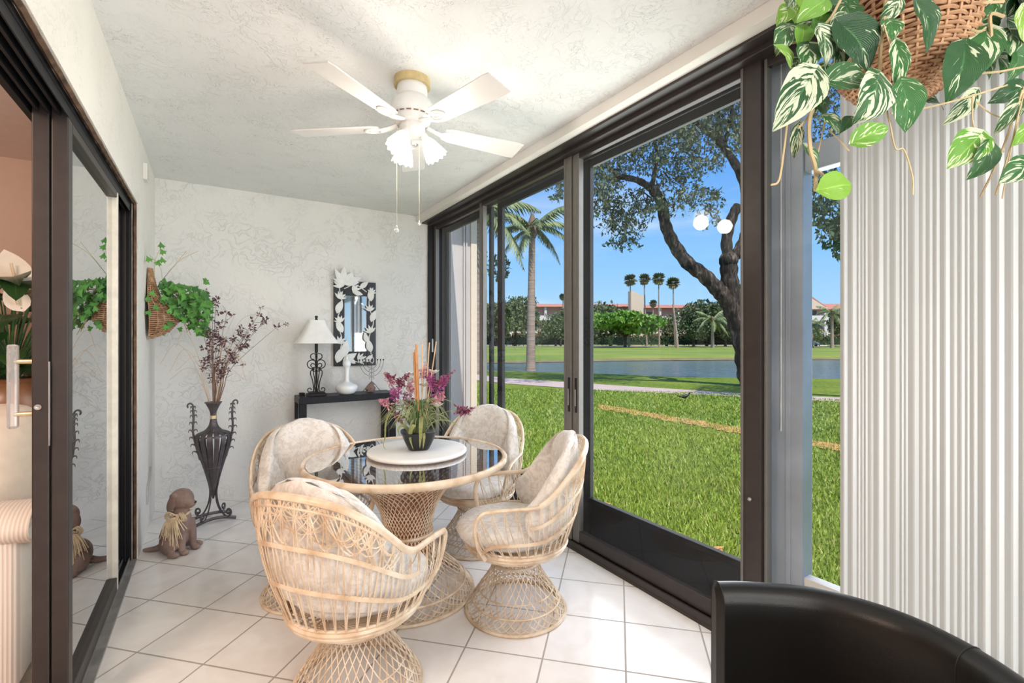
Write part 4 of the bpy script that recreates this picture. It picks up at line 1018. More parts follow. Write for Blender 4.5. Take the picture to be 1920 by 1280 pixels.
# lamp
LX, LY = .735, 4.25
lp = thing('table_lamp', 'table lamp with black scrolled iron base and white bell shade', 'lamp', (LX, LY, cz), -.05)
m_ = MB(); m_.box(-.075, .075, -.055, .055, 0, .022); m_.box(-.062, .062, -.045, .045, .022, .034); m_.build('base', M['blackiron'], lp, smooth=False, bevel=.003)
m_ = MB(); m_.tube([(0, 0, .03), (0, 0, .46)], .006, 8); m_.tube([(0, 0, .36), (0, 0, .44)], .013, 10); m_.build('stem', M['blackiron'], lp)
m_ = MB()
def spiral(c, r0, r1, a0, a1, n=16): return [(c[0] + (r0+(r1-r0)*i/n)*cos(a0+(a1-a0)*i/n), 0, c[1] + (r0+(r1-r0)*i/n)*sin(a0+(a1-a0)*i/n)) for i in range(n+1)]
for rot in (0, PI/2):
    MR = Matrix.Rotation(rot, 3, 'Z')
    for sg in (-1, 1):
        def A(pts): m_.tube([MR @ Vector((sg*p[0], p[1], p[2])) for p in pts], .0042, 6)
        A(spiral((.050, .052), .022, .008, -PI/2, PI*1.1)); A(cr([(.045, 0, .032), (.022, 0, .045), (.028, 0, .12), (.045, 0, .18), (.04, 0, .215), (.01, 0, .225)], 6))
        A(spiral((.035, .265), .036, .036, -PI*.75, PI*.75)); A(spiral((.026, .258), .022, .010, -PI*.6, PI*.9))
        A(spiral((.022, .330), .024, .024, -PI*.6, PI*.85)); A(spiral((.02, .22), .017, .008, -PI*.9, PI*.5))
        A(cr([(.02, 0, .04), (.012, 0, .12), (.022, 0, .19), (.02, 0, .22)], 6))
m_.build('scrollwork', M['blackiron'], lp)
m_ = MB(); n = 40; vs = []; lv = []
for i in range(9):
    t = i/8; h_ = .062 + (.168-.062)*(t**1.35); z = .635 - .192*t
    lv.append((h_, z))
for h_, z in lv: vs += sqr(h_, z, n, .36)
m_.add(vs, [(i*n+k, (i+1)*n+k, (i+1)*n+(k+1) % n, i*n+(k+1) % n) for i in range(8) for k in range(n)] + [tuple(range(n))])
o = m_.build('lamp_shade', M['shade'], lp, solid=.002)
m_ = MB(); m_.tube(sqr(.168, .443, n, .36), .003, 5, closed=True); m_.build('shade_trim', M['shade'], o)
m_ = MB(); m_.lathe([(.004, .632), (.012, .640), (.009, .652), (.013, .665), (.011, .672), (0, .675)], 12); m_.build('finial', M['blackiron'], lp)
# cord coil beside lamp
m_ = MB(); m_.tube(cr([(.02*cos(a)*(1+.1*sin(3*a)) , .018*sin(a), .005 + .0009*k) for k, a in enumerate(np.linspace(0, 9*PI, 30))], 3), .004, 6)
o = m_.build('cord_coil', M['blackiron']); o.location = (LX-.115, LY-.02, cz); tag(o, 'coiled black cord lying on the console left of the lamp', 'cord')
# vase
m_ = MB(); VX = .977
m_.lathe([tuple(p[:2]) for p in cr([(.0, .0, 0), (.045, 0, 0), (.075, .018, 0), (.092, .048, 0), (.085, .078, 0), (.045, .100, 0), (.022, .118, 0), (.020, .19, 0), (.024, .225, 0), (.034, .255, 0), (.030, .285, 0), (.014, .305, 0), (.011, .322, 0), (.012, .326, 0), (.005, .322, 0)], 4)], 40)
o = m_.build('vase', M['china']); o.location = (VX, LY-.03, cz); tag(o, 'glossy white double gourd vase on the console under the mirror', 'vase')
# menorah
MN = thing('menorah', 'dark wire nine armed candelabrum with rocky foot on the console', 'menorah', (1.20, LY, cz), -.1)
m_ = MB()
m_.tube([(0, 0, .05), (0, 0, .285)], .0022, 6)
for i in range(1, 5):
    r_ = .026*i
    for sg in (-1, 1): m_.tube([(sg*r_*sin(a), 0, .285 - (r_*1.35)*cos(a) - .0) for a in np.linspace(0, PI/2, 10)] + [(sg*r_, 0, .288)], .002, 5)
for z in (.13, .165, .20):
    for sg in (-1, 1): m_.tube([(sg*(.012+p[0]), 0, p[2]) for p in spiral((0, z), .011, .005, -PI/2, PI)], .0018, 5)
for sg in (-1, 1): m_.tube(cr([(0, 0, .10), (sg*.03, 0, .07), (sg*.06, 0, .03), (sg*.085, 0, .004)], 5), .003, 5)
m_.build('branches', M['iron'], MN)
m_ = MB()
for i in range(-4, 5): m_.lathe([(.0, .283), (.005, .285), (.006, .297), (.004, .297), (0, .290)], 8, c=(.026*i, 0, 0))
m_.build('candle_cup', M['blackiron'], MN)
m_ = MB(); rng = random.Random(5); m_.ball((-.01, 0, .035), (.044, .03, .035), 16, 10); m_.ball((.0, 0, .065), (.022, .018, .025), 10, 8)
m_.v = [(x+rng.uniform(-.005, .005), y+rng.uniform(-.005, .005), max(0, z+rng.uniform(-.005, .005))) for x, y, z in m_.v]; m_.build('rocky_foot', M['terracotta'], MN, smooth=False)
# mirror
MX0, MX1, MZ0, MZ1 = .905, 1.278, 1.035, 1.80
mr = thing('wall_mirror', 'upright mirror in a black frame with white leaf and lily appliques', 'mirror', ((MX0+MX1)/2, YF, MZ0))
w2_ = (MX1-MX0)/2; h_ = MZ1-MZ0; ix0, ix1, iz0, iz1 = -.095, .105, .13, h_-.13
m_ = MB(); m_.box(-w2_, ix0, -.03, 0, 0, h_); m_.box(ix1, w2_, -.03, 0, 0, h_); m_.box(ix0, ix1, -.03, 0, 0, iz0); m_.box(ix0, ix1, -.03, 0, iz1, h_)
m_.build('frame', M['black_gloss'], mr, smooth=False, bevel=.003)
m_ = MB(); m_.box(ix0, ix1, -.012, -.002, iz0, iz1); m_.build('mirror_glass', M['mirror'], mr, smooth=False)
m_ = MB(); rng = random.Random(14)
def ap_leaf(x, z, a, L, wd=.27, y=-.033):
    pts = []
    for t in np.linspace(0, 1, 9): pts.append((t*L, wd*L*sin(PI*t**.8)*(.95)))
    out = [(p[0], p[1]) for p in pts] + [(p[0], -p[1]*.8) for p in pts[::-1][1:-1]]
    ca, sa = cos(a), sin(a); n = len(out)
    f_ = [(x + ca*p-sa*q, y-.008*sin(PI*min(1, p/L)), z + sa*p+ca*q) for p, q in out]; b_ = [(q[0], y+.006, q[2]) for q in f_]
    cpt = (x + ca*L*.5, y-.014, z + sa*L*.5)
    m_.add(f_ + b_ + [cpt], [(i, (i+1) % n, 2*n) for i in range(n)] + [(i, i+n, (i+1) % n+n, (i+1) % n) for i in range(n)])
def lily(x, z, a, s):
    s *= .8
    for k in range(-2, 3): ap_leaf(x, z, a + k*.5, s*(1 - .08*abs(k)), .17, -.034-.003*k)
def vine_(pts): m_.tube([(p[0], -.034, p[1]) for p in [tuple(q) for q in cr([(a, b, 0) for a, b in pts], 6)]], .0045, 5)
xl, xr = -w2_+.045, w2_-.045
lily(xl, .20, 1.3, .10); lily(xl+.01, .39, 1.9, .09); lily(xl, .60, 1.2, .10); lily(xr, .30, 1.9, .10); lily(xr-.01, .50, 1.7, .09); lily(-.03, h_-.085, .3, .11); lily(xr, .66, 1.3, .08)
lily(.02, .05, .4, .11); lily(xl+.02, h_-.06, 2.0, .12)
for x_, z_, a, L in ((xl-.02, .03, 1.2, .16), (xl+.03, .03, .6, .15), (xl+.03, .30, 2.0, .13), (xl-.02, .47, 1.2, .13), (xr+.0, .12, 1.8, .13), (xr+.0, .40, 1.2, .12), (xr-.03, .21, 1.9, .10), (xr, .59, 1.6, .13), (.10, .03, .9, .09),
                   (xl+.04, .08, 1.4, .16), (.04, h_-.06, .7, .1), (-.06, h_-.03, 1.3, .12), (.0, .02, 2.4, .08), (-.02, h_-.10, -.2, .09)): ap_leaf(x_, z_, a, L)
# big lily rising above the top left corner
for a, L in ((2.1, .15), (1.55, .16), (1.0, .13), (.4, .17), (.15, .14), (2.7, .10)): ap_leaf(xl+.035, h_-.03, a, L, .22, -.045)
vine_([(xl, .1), (xl+.02, .25), (xl-.02, .4), (xl+.02, .55), (xl, .7)]); vine_([(xr, .1), (xr-.02, .25), (xr+.02, .4), (xr-.02, .55), (xr, .7)])
vine_([(-.05, .06), (.05, .03), (.13, .09), (.165, .05), (.15, .02), (.13, .04)]); vine_([(-.1, h_-.07), (0, h_-.03), (.1, h_-.09)])
m_.build('leaf_applique', M['applique'], mr)

# ================================================================== IRON URN, DOG, WALL BASKET
UP = Vector((-.0, 3.93, 0)); ur = thing('iron_urn', 'tall openwork wrought iron urn on scrolled feet standing in the far left corner', 'urn', UP, -YAW + .75); ur.scale = (.80, .80, 1)
m_ = MB(); UPROF = cr([(.004, .155, 0), (.03, .24, 0), (.075, .38, 0), (.120, .50, 0), (.140, .575, 0), (.128, .612, 0), (.070, .635, 0), (.034, .67, 0), (.022, .725, 0), (.026, .77, 0), (.058, .828, 0)], 4)
for k in range(16):
    a = 2*PI*k/16; ca, sa = cos(a), sin(a); vs = []; n = len(UPROF)
    for r_, z, _ in UPROF:
        w_ = min(.019, r_*.155+.002)
        for s_ in (-1, 1): vs.append((r_*ca - s_*w_*sa, r_*sa + s_*w_*ca, z))
    m_.add(vs, [(i*2, i*2+1, i*2+3, i*2+2) for i in range(n-1)])
m_.build('iron_strap', M['iron'], ur, solid=.003)
m_ = MB(); m_.lathe([(.05, .824), (.066, .828), (.066, .834), (.05, .834)], 28); m_.build('rim', M['iron'], ur)
m_ = MB(); m_.lathe([(.023, .715), (.028, .718), (.028, .738), (.023, .741)], 24); m_.build('collar', M['brass'], ur)
m_ = MB(); ring(m_, .131, .60, .006); ring(m_, .075, .38, .004); m_.build('hoop', M['iron'], ur)
for k in range(4):
    a = PI/4 + k*PI/2; m_ = MB(); MR = Matrix.Rotation(a, 3, 'Z')
    P_ = [Vector(tuple(p)) for p in cr([(.062, 0, .34), (.042, 0, .26), (.030, 0, .20), (.045, 0, .12), (.085, 0, .055), (.125, 0, .030), (.155, 0, .045)], 6)] + [Vector(p) for p in spiral((.135, .062), .026, .007, -.5, PI*1.9, 20)]
    m_.tube([MR @ p for p in P_], .0062, 6, flat=1.3); m_.build('leg', M['iron'], ur)
for s_ in (-1, 1):
    m_ = MB(); P_ = cr([(-.155, s_*.092, .012), (-.08, s_*.085, .028), (0, s_*.08, .034), (.08, s_*.085, .028), (.155, s_*.092, .012)], 5); m_.tube(P_, .011, 6, flat=1.2); m_.build('foot_bar', M['iron'], ur)
for s_ in (-1, 1):
    m_ = MB(); P_ = [Vector(tuple(p)) for p in cr([(s_*.098, 0, .44), (s_*.128, 0, .54), (s_*.150, 0, .64), (s_*.146, 0, .74), (s_*.150, 0, .80)], 6)] + [Vector((s_*(.172 - (p[0]-.172)) if False else s_*p[0], 0, p[2])) for p in spiral((.176, .815), .027, .010, PI, -PI*.25, 14)]
    m_.tube(P_, [.009 if i < 24 else .0065 for i in range(len(P_))], 6)
    for i in range(3, 26, 3):
        p = P_[i]; q = 1 - i/40
        for sd in (-1, 1): m_.tube(cr([p, p + Vector((sd*s_*.02*q, 0, .012)), p + Vector((sd*s_*.04*q, 0, .012)), p + Vector((sd*s_*.046*q, 0, -.004))], 3), [.007*(1-j/11) + .0008 for j in range(10)], 5, flat=1.4)
    m_.build('leafy_handle', M['iron'], ur)
# dried branches in urn
br_ = thing('dried_branches', 'spray of dried burgundy blossom branches and arching reeds standing in the iron urn', 'branches', (UP.x, UP.y, .70))
O3 = Vector((UP.x, UP.y, .70)); rng = random.Random(19)
def up_(px, py, dy=0): return at(px, py, Y=UP.y+dy) - O3
tips = [(388, 548, -.05), (398, 575, 0), (412, 605, .05), (425, 588, -.06), (440, 635, .05), (472, 612, .06), (497, 600, .1), (520, 612, .05), (450, 652, 0), (392, 625, -.08), (375, 600, 0), (405, 560, .08), (485, 590, .0), (462, 628, .12), (418, 640, -.1)]
m_ = MB(); mb2 = MB()
for x_, y_, dy in tips:
    a = Vector((rng.uniform(-.01, .01), rng.uniform(-.01, .01), .03)); b = up_(x_, y_, dy); mid = a.lerp(b, .5) + Vector((-(b.x-a.x)*.22, rng.uniform(-.02, .02), .03))
    P_ = cr([a, a.lerp(mid, .5) + Vector((rng.uniform(-.01, .01), 0, .02)), mid, b], 6); m_.tube(P_, [.0042*(1-.75*i/len(P_)) for i in range(len(P_))], 5)
    for k in range(9):
        p = Vector(tuple(P_[rng.randrange(int(len(P_)*.5), len(P_))])); d_ = Vector((rng.uniform(-1, 1), rng.uniform(-.5, .5), rng.uniform(.0, 1))).normalized()*rng.uniform(.03, .075)
        m_.tube([p, p + d_*.6 + Vector((.004, 0, 0)), p + d_], .0013, 3)
        if rng.random() < .75: petals(mb2, p + d_, 9, .023, .009, rng)
    petals(mb2, b, 16, .024, .016, rng)
m_.build('branch', M['twig'], br_); mb2.build('blossom', M['burgundy'], br_, smooth=False)
m_ = MB()
for x_, y_, tx, ty in ((330, 645, 300, 682), (345, 655, 318, 697), (350, 690, 318, 712), (365, 668, 330, 695), (440, 650, 458, 690), (445, 670, 462, 716), (430, 690, 458, 712), (390, 600, 392, 572), (345, 620, 330, 650), (452, 600, 485, 588), (420, 645, 455, 680), (360, 725, 335, 745), (440, 715, 452, 712), (427, 620, 440, 590)):
    m_.tube(cr([(0, 0, .03), up_((400+x_)/2, (740+y_)/2-10), up_(x_, y_), up_(tx, ty)], 7), .0016, 4)
m_.build('reed', M['reed'], br_)

# dog statue
DG = Vector((-.175, 3.47, 0)); dg = thing('dog_statue', 'brown clay statue of a sitting puppy with a raffia bow by the left wall', 'statue', DG, -YAW - .15); dg.scale = (.86, .86, .93)
m_ = MB()
B = m_.ball
def rot(ax, a): return Matrix.Rotation(a, 3, ax)
B((-.035, 0, .095), (.095, .082, .092), 20, 14); B((.005, 0, .175), (.068, .072, .115), 20, 14, rot('Y', .25)); B((.02, 0, .255), (.048, .052, .06), 14, 10)
B((.022, 0, .340), (.078, .068, .066), 20, 14); B((.085, 0, .318), (.042, .034, .028), 16, 10, rot('Y', .25)); B((.115, 0, .322), (.017, .018, .014), 10, 8); B((.078, 0, .298), (.035, .027, .016), 12, 8)
B((.055, 0, .375), (.030, .045, .018), 12, 8)
for s_ in (-1, 1):
    B((.002, s_*.062, .325), (.032, .016, .058), 14, 10, rot('Y', .25) @ rot('X', s_*.15)); B((.01, s_*.056, .37), (.03, .016, .02), 10, 8)
    m_.tube(cr([(.045, s_*.042, .20), (.062, s_*.045, .12), (.066, s_*.046, .04), (.070, s_*.046, .022)], 5), [.032-.0009*i for i in range(16)], 12)
    B((.088, s_*.047, .018), (.034, .024, .019), 14, 8)
    B((-.01, s_*.075, .075), (.068, .038, .072), 16, 10, rot('Y', -.2)); B((.052, s_*.10, .018), (.046, .024, .019), 14, 8)
m_.tube(cr([(-.10, 0, .04), (-.15, -.03, .02), (-.20, -.05, .016), (-.225, -.06, .016)], 4), [.026, .025, .024, .022, .02, .018, .017, .016, .015, .014, .013, .012, .010], 10)
o = m_.build('body', M['terracotta'], dg, smooth=True)
for md in list(o.modifiers): o.modifiers.remove(md)
md = o.modifiers.new('rm', 'REMESH'); md.mode = 'VOXEL'; md.voxel_size = .0042; md.use_smooth_shade = True
md = o.modifiers.new('sm', 'SMOOTH'); md.factor = .6; md.iterations = 4
for s_ in (-1, 1):
    m_ = MB(); B = m_.ball; m_.ball((.074, s_*.036, .347), (.008, .006, .006), 10, 8); m_.build('eye', M['eye'], dg)
m_ = MB(); m_.ball((.131, 0, .325), (.006, .010, .007), 10, 8); m_.build('nose', M['eye'], dg)
m_ = MB(); rng = random.Random(23)
for k in range(26):
    a = 2*PI*k/26; r_ = .058 + rng.uniform(0, .008); m_.tube([(.012 + (r_+.004)*cos(a+q)*.95, (r_+.01)*sin(a+q), .252 + .008*sin(3*q+k)) for q in np.linspace(0, 1.6, 8)], .0022, 4)
for k in range(60):
    c_ = Vector((.05, -.055, .245)); a = rng.uniform(-1.0, 1.3); L = rng.uniform(.10, .22); 
    e_ = c_ + Vector((sin(a)*L*.55 - .01, -.03 - .03*rng.random(), -L*cos(a)*.9)); e_.z = max(.006, e_.z)
    m_.tube(cr([c_, c_.lerp(e_, .35) + Vector((sin(a)*.02, -.035, .02)), e_], 5), .0021, 4)
for sg in (-1, 1):
    for k in range(10):
        r_ = rng.uniform(.03, .06); m_.tube(cr([(.05, -.058, .245), (.05+sg*r_, -.085, .245+.028+.01*rng.random()), (.05+sg*r_*1.5, -.08, .24), (.05+sg*r_*.8, -.075, .225), (.05, -.06, .243)], 4), .0022, 4)
m_.ball((.05, -.064, .245), .011, 8, 6); m_.build('raffia_bow', M['raffia'], dg)

# wicker helper: woven surface of horizontal strands and upright ribs
def wicker(mb, mbd, P, nl, ns, r, closed=True, ribs=18, amp=.0035, a0=0, a1=1):
    """P(u, v) -> point, outward normal by finite difference"""
    def nrm(u, v):
        e_ = 1e-3; a = P(u+e_, v) - P(u-e_, v); b = P(u, min(1, v+e_)) - P(u, max(0, v-e_)); n_ = a.cross(b); return n_.normalized() if n_.length > 1e-12 else Vector((0, 0, 1))
    for i in range(nl):
        v = (i+.5)/nl; pts = []
        for k in range(ns if closed else ns+1):
            u = a0 + (a1-a0)*k/ns; n_ = nrm(u, v); pts.append(P(u, v) + n_*amp*cos(PI*ribs*u + PI*i))
        mb.tube(pts, r, 5, closed=closed)
    for j in range(ribs):
        u = a0 + (a1-a0)*(j+.0)/ribs; mb.tube([P(u, v) for v in np.linspace(0, 1, 14)], r*.9, 4)
    mbd.grid(lambda u, v: P(a0+(a1-a0)*u, v) - nrm(a0+(a1-a0)*u, v)*r*1.2, 25, 14)
def leaf(mb, base, tip, wd, nrm_, rnd, curl=.12, nt=9, nw=5, fold=.18, heart=True):
    base = Vector(base); tip = Vector(tip); X = tip - base; L = X.length; X.normalize(); N = Vector(nrm_); N = (N - X*N.dot(X)).normalized(); Y = N.cross(X)
    def f(u, v):
        t = u; s_ = v*2-1; w_ = wd*L*(sin(PI*t**.72)**.85 if 0 < t < 1 else 0) + .0005
        back = -.09*L*abs(s_)*(1-t)**2*(2 if heart else 0)
        return base + X*(t*L + back) + Y*s_*w_ + N*(curl*L*sin(PI*t)*.8 - curl*L*t*t*.8 + fold*w_*abs(s_) + .02*L*sin(t*14+rnd*9)*abs(s_))
    lu, lv = [], []
    for i in range(nt):
        for j in range(nw): lu.append(i/(nt-1)); lv.append(j/(nw-1)*2-1)
    mb.grid(f, nt, nw, lu=lu, lv=lv, lr=[rnd]*(nt*nw))
def ivy_leaf(mb, c, s, N, ang, rnd):
    N = Vector(N).normalized(); X = N.cross(Vector((0, 0, 1))); X = X.normalized() if X.length > .01 else Vector((1, 0, 0)); Y = N.cross(X)
    out = [(0, -.1), (.35, -.45), (.42, -.1), (.75, .0), (.45, .28), (.3, .45), (0, 1.0), (-.3, .45), (-.45, .28), (-.75, 0), (-.42, -.1), (-.35, -.45)]
    ca, sa = cos(ang), sin(ang); vs = [Vector(c) + N*.12*s]
    for x_, y_ in out: p = x_*ca - y_*sa; q = x_*sa + y_*ca; vs.append(Vector(c) + (X*p + Y*q)*s*.6)
    n = len(out); mb.add(vs, [(0, i+1, (i+1) % n+1) for i in range(n)], lr=[rnd]*(n+1), lu=[0]+[1]*n, lv=[0]+[.6]*n)

WB = Vector((XL, 3.93, 1.275)); wb = thing('wall_basket', 'wicker wall basket with high pointed back hanging on the left wall, full of ivy', 'basket', WB)
def wbp(u, v):   # u 0..1 across the half ellipse (from -Y to +Y), v up
    z = .47*v; w_ = float(np.interp(v, [0, .08, .25, .45, .6, .8, 1], [.05, .10, .135, .135, .10, .06, .022])); d_ = float(np.interp(v, [0, .06, .22, .42, .55, .75, 1], [.05, .11, .165, .15, .07, .04, .02]))
    a = PI*u; return Vector((.006 + d_*abs(sin(a))**.8, -w_*cos(a), z + .02*abs(sin(a))*(1-v)))
m_ = MB(); md_ = MB(); wicker(m_, md_, wbp, 36, 36, .0042, closed=False, ribs=13, amp=.003, a0=.02, a1=.98)
m_.build('basket_weave', M['wicker'], wb); md_.build('basket_lining', M['wickerdark'], wb)
m_ = MB(); rng = random.Random(41); vn = MB()
iv = thing('ivy_plant', 'green ivy spilling out of the wicker wall basket', 'plant', WB)
for k in range(230):
    a = rng.random(); px = 300 + 95*rng.random()**.9; t = (px-300)/95
    py = rng.uniform(528 + 18*t, 575 + 60*t) if rng.random() < .8 else rng.uniform(525, 625)
    c_ = at(px, py, Y=WB.y + rng.uniform(-.14, .10)) - WB
    if c_.x < .03: c_.x = .03
    N = Vector((.7*rng.random()+.2, -1 + rng.uniform(-.3, .5), .5*rng.random()))
    ivy_leaf(m_, c_, rng.uniform(.045, .075), N, rng.uniform(0, 6.28), rng.random())
for px, py in ((268, 562), (270, 588), (285, 552), (292, 578), (310, 560), (318, 585), (312, 615), (303, 462), (306, 474), (296, 495), (280, 488), (305, 490), (330, 590)):
    c_ = at(px, py, Y=WB.y-.16) - WB; c_.x = max(.02, c_.x); ivy_leaf(m_, c_, .055, (.5, -1, .2), rng.uniform(2.6, 3.8), .5+.5*rng.random())
for k in range(20):
    px = rng.uniform(305, 390); py = rng.uniform(540, 630); c_ = at(px, py, Y=WB.y-.02) - WB; vn.tube(cr([(.08, 0, .25), (.12, .05, .32), c_], 5), .002, 4)
for pts in ([(290, 520), (290, 490), (303, 462)], [(300, 530), (335, 490), (372, 470)], [(300, 530), (325, 500), (350, 470)], [(305, 530), (300, 500), (280, 478)]):
    vn.tube(cr([at(x_, y_, Y=WB.y-.05) - WB for x_, y_ in pts], 6), .0018, 4)
m_.build('foliage', M['ivy'], iv); vn.build('stem', M['vine'], iv)

# ================================================================== CEILING FAN
FC = Vector((.785, 2.112, H)); fn = thing('ceiling_fan', 'white five bladed ceiling fan with tulip lights and pull chains', 'ceiling fan', FC)
m_ = MB(); m_.lathe([(0, 0), (.083, 0), (.083, -.035), (.07, -.035), (0, -.035)], 40); m_.build('mounting_ring', M['tan'], fn)
m_ = MB(); m_.lathe([(.0, -.03), (.068, -.034), (.071, -.06), (.069, -.085), (.080, -.095), (.097, -.115), (.101, -.150), (.098, -.168), (.085, -.182), (.083, -.20), (.072, -.212), (0, -.212)], 48); mo = m_.build('motor_housing', M['white_paint'], fn)
m_ = MB()
for k in range(18):
    a = 2*PI*k/18; R3 = Matrix.Rotation(a, 3, 'Z'); m_.add([R3 @ Vector(p) for p in ((.0935, -.011, -.1765), (.0935, .011, -.1765), (.0895, .011, -.181), (.0895, -.011, -.181))], [(0, 1, 2, 3)])
m_.build('vent_slot', M['twig'], mo, smooth=False)
m_ = MB(); m_.lathe([(.0, -.208), (.058, -.212), (.060, -.235), (.050, -.262), (.03, -.272), (0, -.276)], 36); m_.build('switch_housing', M['white_paint'], fn)
for k in range(5):
    a = math.radians(141 + 72*k); R3 = Matrix.Rotation(a, 3, 'Z'); tl = Matrix.Rotation(math.radians(-11), 3, 'X')
    m_ = MB(); n = 22; up = []
    out = []
    for t in np.linspace(0, 1, 14):
        hw_ = .050 + .018*t; 
        if t > .93: hw_ *= .93
        if t < .05: hw_ *= .8
        out.append((.155 + .415*t, hw_))
    ol = out + [(x_, -y_) for x_, y_ in out[::-1]]; n = len(ol)
    vs = [R3 @ (tl @ Vector((x_, y_, z_))) + Vector((0, 0, -.222)) for z_ in (-.003, .003) for x_, y_ in ol]
    m_.add(vs, [tuple(range(n))[::-1], tuple(range(n, 2*n))] + [(i, (i+1) % n, (i+1) % n+n, i+n) for i in range(n)])
    bo = m_.build('blade', M['blade'], fn, smooth=False, bevel=.002)
    m_ = MB()
    m_.tube([R3 @ Vector(p) + Vector((0, 0, -.222)) for p in ((.07, 0, .012), (.11, 0, 0), (.15, 0, -.008))], .010, 6, flat=1.8)
    m_.tube([R3 @ (tl @ Vector((.185 + .042*cos(q), .030*sin(q), -.008))) + Vector((0, 0, -.222)) for q in np.linspace(0, 2*PI, 22)[:-1]], .0055, 6, closed=True)
    m_.tube([R3 @ (tl @ Vector((.185 + .02*cos(q), .012*sin(q), -.008))) + Vector((0, 0, -.222)) for q in np.linspace(0, 2*PI, 14)[:-1]], .004, 5, closed=True)
    m_.build('blade_bracket', M['white_paint'], bo)
for k, (az, lit) in enumerate(((-112, True), (5, True), (128, False))):
    a = math.radians(az) - YAW; d_ = Vector((cos(a)*.52, sin(a)*.52, -.85)).normalized(); c0 = Vector((cos(a)*.05, sin(a)*.05, -.255))
    Mq = d_.to_track_quat('Z', 'Y').to_matrix()
    m_ = MB(); m_.lathe([(.0, -.01), (.014, -.01), (.018, .02), (.022, .038), (.0, .04)], 20, c=c0, M=Mq); la_ = m_.build('lamp_holder', M['white_paint'], fn)
    m_ = MB(); n = 48
    def fs2(u, v):
        q = 2*PI*u; t = v; r_ = .021 + .031*(t**.75) + .002*cos(12*q)*t; z = .03 + .088*t + (.005*cos(12*q) if t > .9 else 0)
        return c0 + Mq @ Vector((r_*cos(q), r_*sin(q), z))
    m_.grid(fs2, n, 10, cu=True); m_.build('glass_shade', M['shade_lit'] if lit else M['frost'], la_, solid=.0025)
    if lit:
        e_ = FC + c0 + d_*.13; l = light('fan_bulb', 'POINT', FC + c0 + d_*.18, 4.4, (1, .90, .78), shadow_soft_size=.05)
for px, zt, zb, r_, mat_ in ((744, -.27, 1.775, .011, 'acrylic'), (786, -.27, 1.815, .006, 'white_paint')):
    p = at(px, 425, d=2.13 if px < 760 else 2.2); p = p - FC
    m_ = MB(); m_.tube([(p.x, p.y, zt), (p.x, p.y, zb - H)], .0007, 5)
    for q in range(60): pass
    m_.tube([(p.x*.6, p.y*.6, -.262), (p.x, p.y, zt+.0)], .002, 5)
    c_ = m_.build('pull_chain', M['brass'], fn); m_ = MB(); m_.ball((p.x, p.y, zb - H - r_), r_, 10, 7); m_.lathe([(r_*.3, zb-H-.004), (r_*.5, zb-H+.006), (.001, zb-H+.012)], 8, c=(p.x, p.y, 0)); m_.build('pull_knob', M[mat_], c_, smooth=False)

# ================================================================== HANGING BASKET
HB = at(1707, 80, d=1.12); hb = thing('hanging_basket', 'round wicker basket with a curled tail hanging close to the camera at top right', 'basket', HB, -YAW)
BP = np.array([(q[0], q[1]) for q in cr([(.130, .20, 0), (.127, .10, 0), (.119, 0, 0), (.100, -.06, 0), (.070, -.105, 0), (.035, -.13, 0), (.004, -.137, 0)], 8)])
def hbp(u, v):
    x_ = v*(len(BP)-1); r_ = np.interp(x_, range(len(BP)), BP[:, 0]); z = np.interp(x_, range(len(BP)), BP[:, 1]); a = -2*PI*u
    return Vector((r_*cos(a), r_*sin(a), z))
AX = [Vector(tuple(p)) for p in cr([(-.02, 0, -.075), (-.06, 0, -.105), (-.11, 0, -.115), (-.165, 0, -.10)], 6)]; AR = [.06, .056, .052, .049, .047, .044, .042, .040, .038, .036, .034, .031, .028, .025, .022, .019, .016, .012, .008]
def hbt(u, v):
    x_ = v*(len(AX)-1); i = min(int(x_), len(AX)-2); c_ = AX[i].lerp(AX[i+1], x_-i); r_ = np.interp(x_, range(19), AR)
    T = (AX[min(i+2, len(AX)-1)] - AX[max(0, i-1)]).normalized(); e1 = Vector((0, 1, 0)); e2 = T.cross(e1).normalized(); a = 2*PI*u
    return c_ + (e1*cos(a) + e2*sin(a))*r_
m_ = MB(); md_ = MB(); wicker(m_, md_, hbt, 18, 40, .0036, closed=True, ribs=15, amp=.0032); m_.build('curled_tail', M['wicker'], hb)
m_ = MB(); wicker(m_, md_, hbp, 44, 116, .0040, closed=True, ribs=29, amp=.0040)
m_.build('basket_weave', M['wicker'], hb); md_.build('basket_lining', M['wickerdark'], hb)
m_ = MB(); m_.tube([hbp(k/40, 0.0) for k in range(40)], .009, 6, closed=True); m_.build('basket_rim', M['wicker'], hb)
m_ = MB(); zt = H - HB.z
for k in range(3): a = 2*PI*k/3; m_.tube([(.128*cos(a), .128*sin(a), .20), (0, 0, zt-.05)], .002, 5)
m_.tube([(0, 0, zt-.05), (0, 0, zt)], .004, 6); m_.build('hanger', M['vine'], hb)
po_ = thing('pothos_plant', 'variegated trailing pothos spilling from the hanging wicker basket', 'plant', HB)
m1 = MB(); m2 = MB(); vn = MB(); rng = random.Random(61)
def z8(x, y): return 1420 + x/3.2, y/3.2
def hl(bx, by, tx, ty, wd, d=1.0, br=False, dt=0):
    (a, b), (c, e_) = z8(bx, by), z8(tx, ty); p = at(a, b, d=d) - HB; q = at(c, e_, d=d+dt+rng.uniform(-.02, .02)) - HB
    N = Vector((-sA, -cA, 0)) + Vector((rng.uniform(-.35, .35), rng.uniform(-.35, .35), rng.uniform(.0, .5)))
    leaf(m2 if br else m1, p, q, wd, N, rng.random(), .14)
    return p
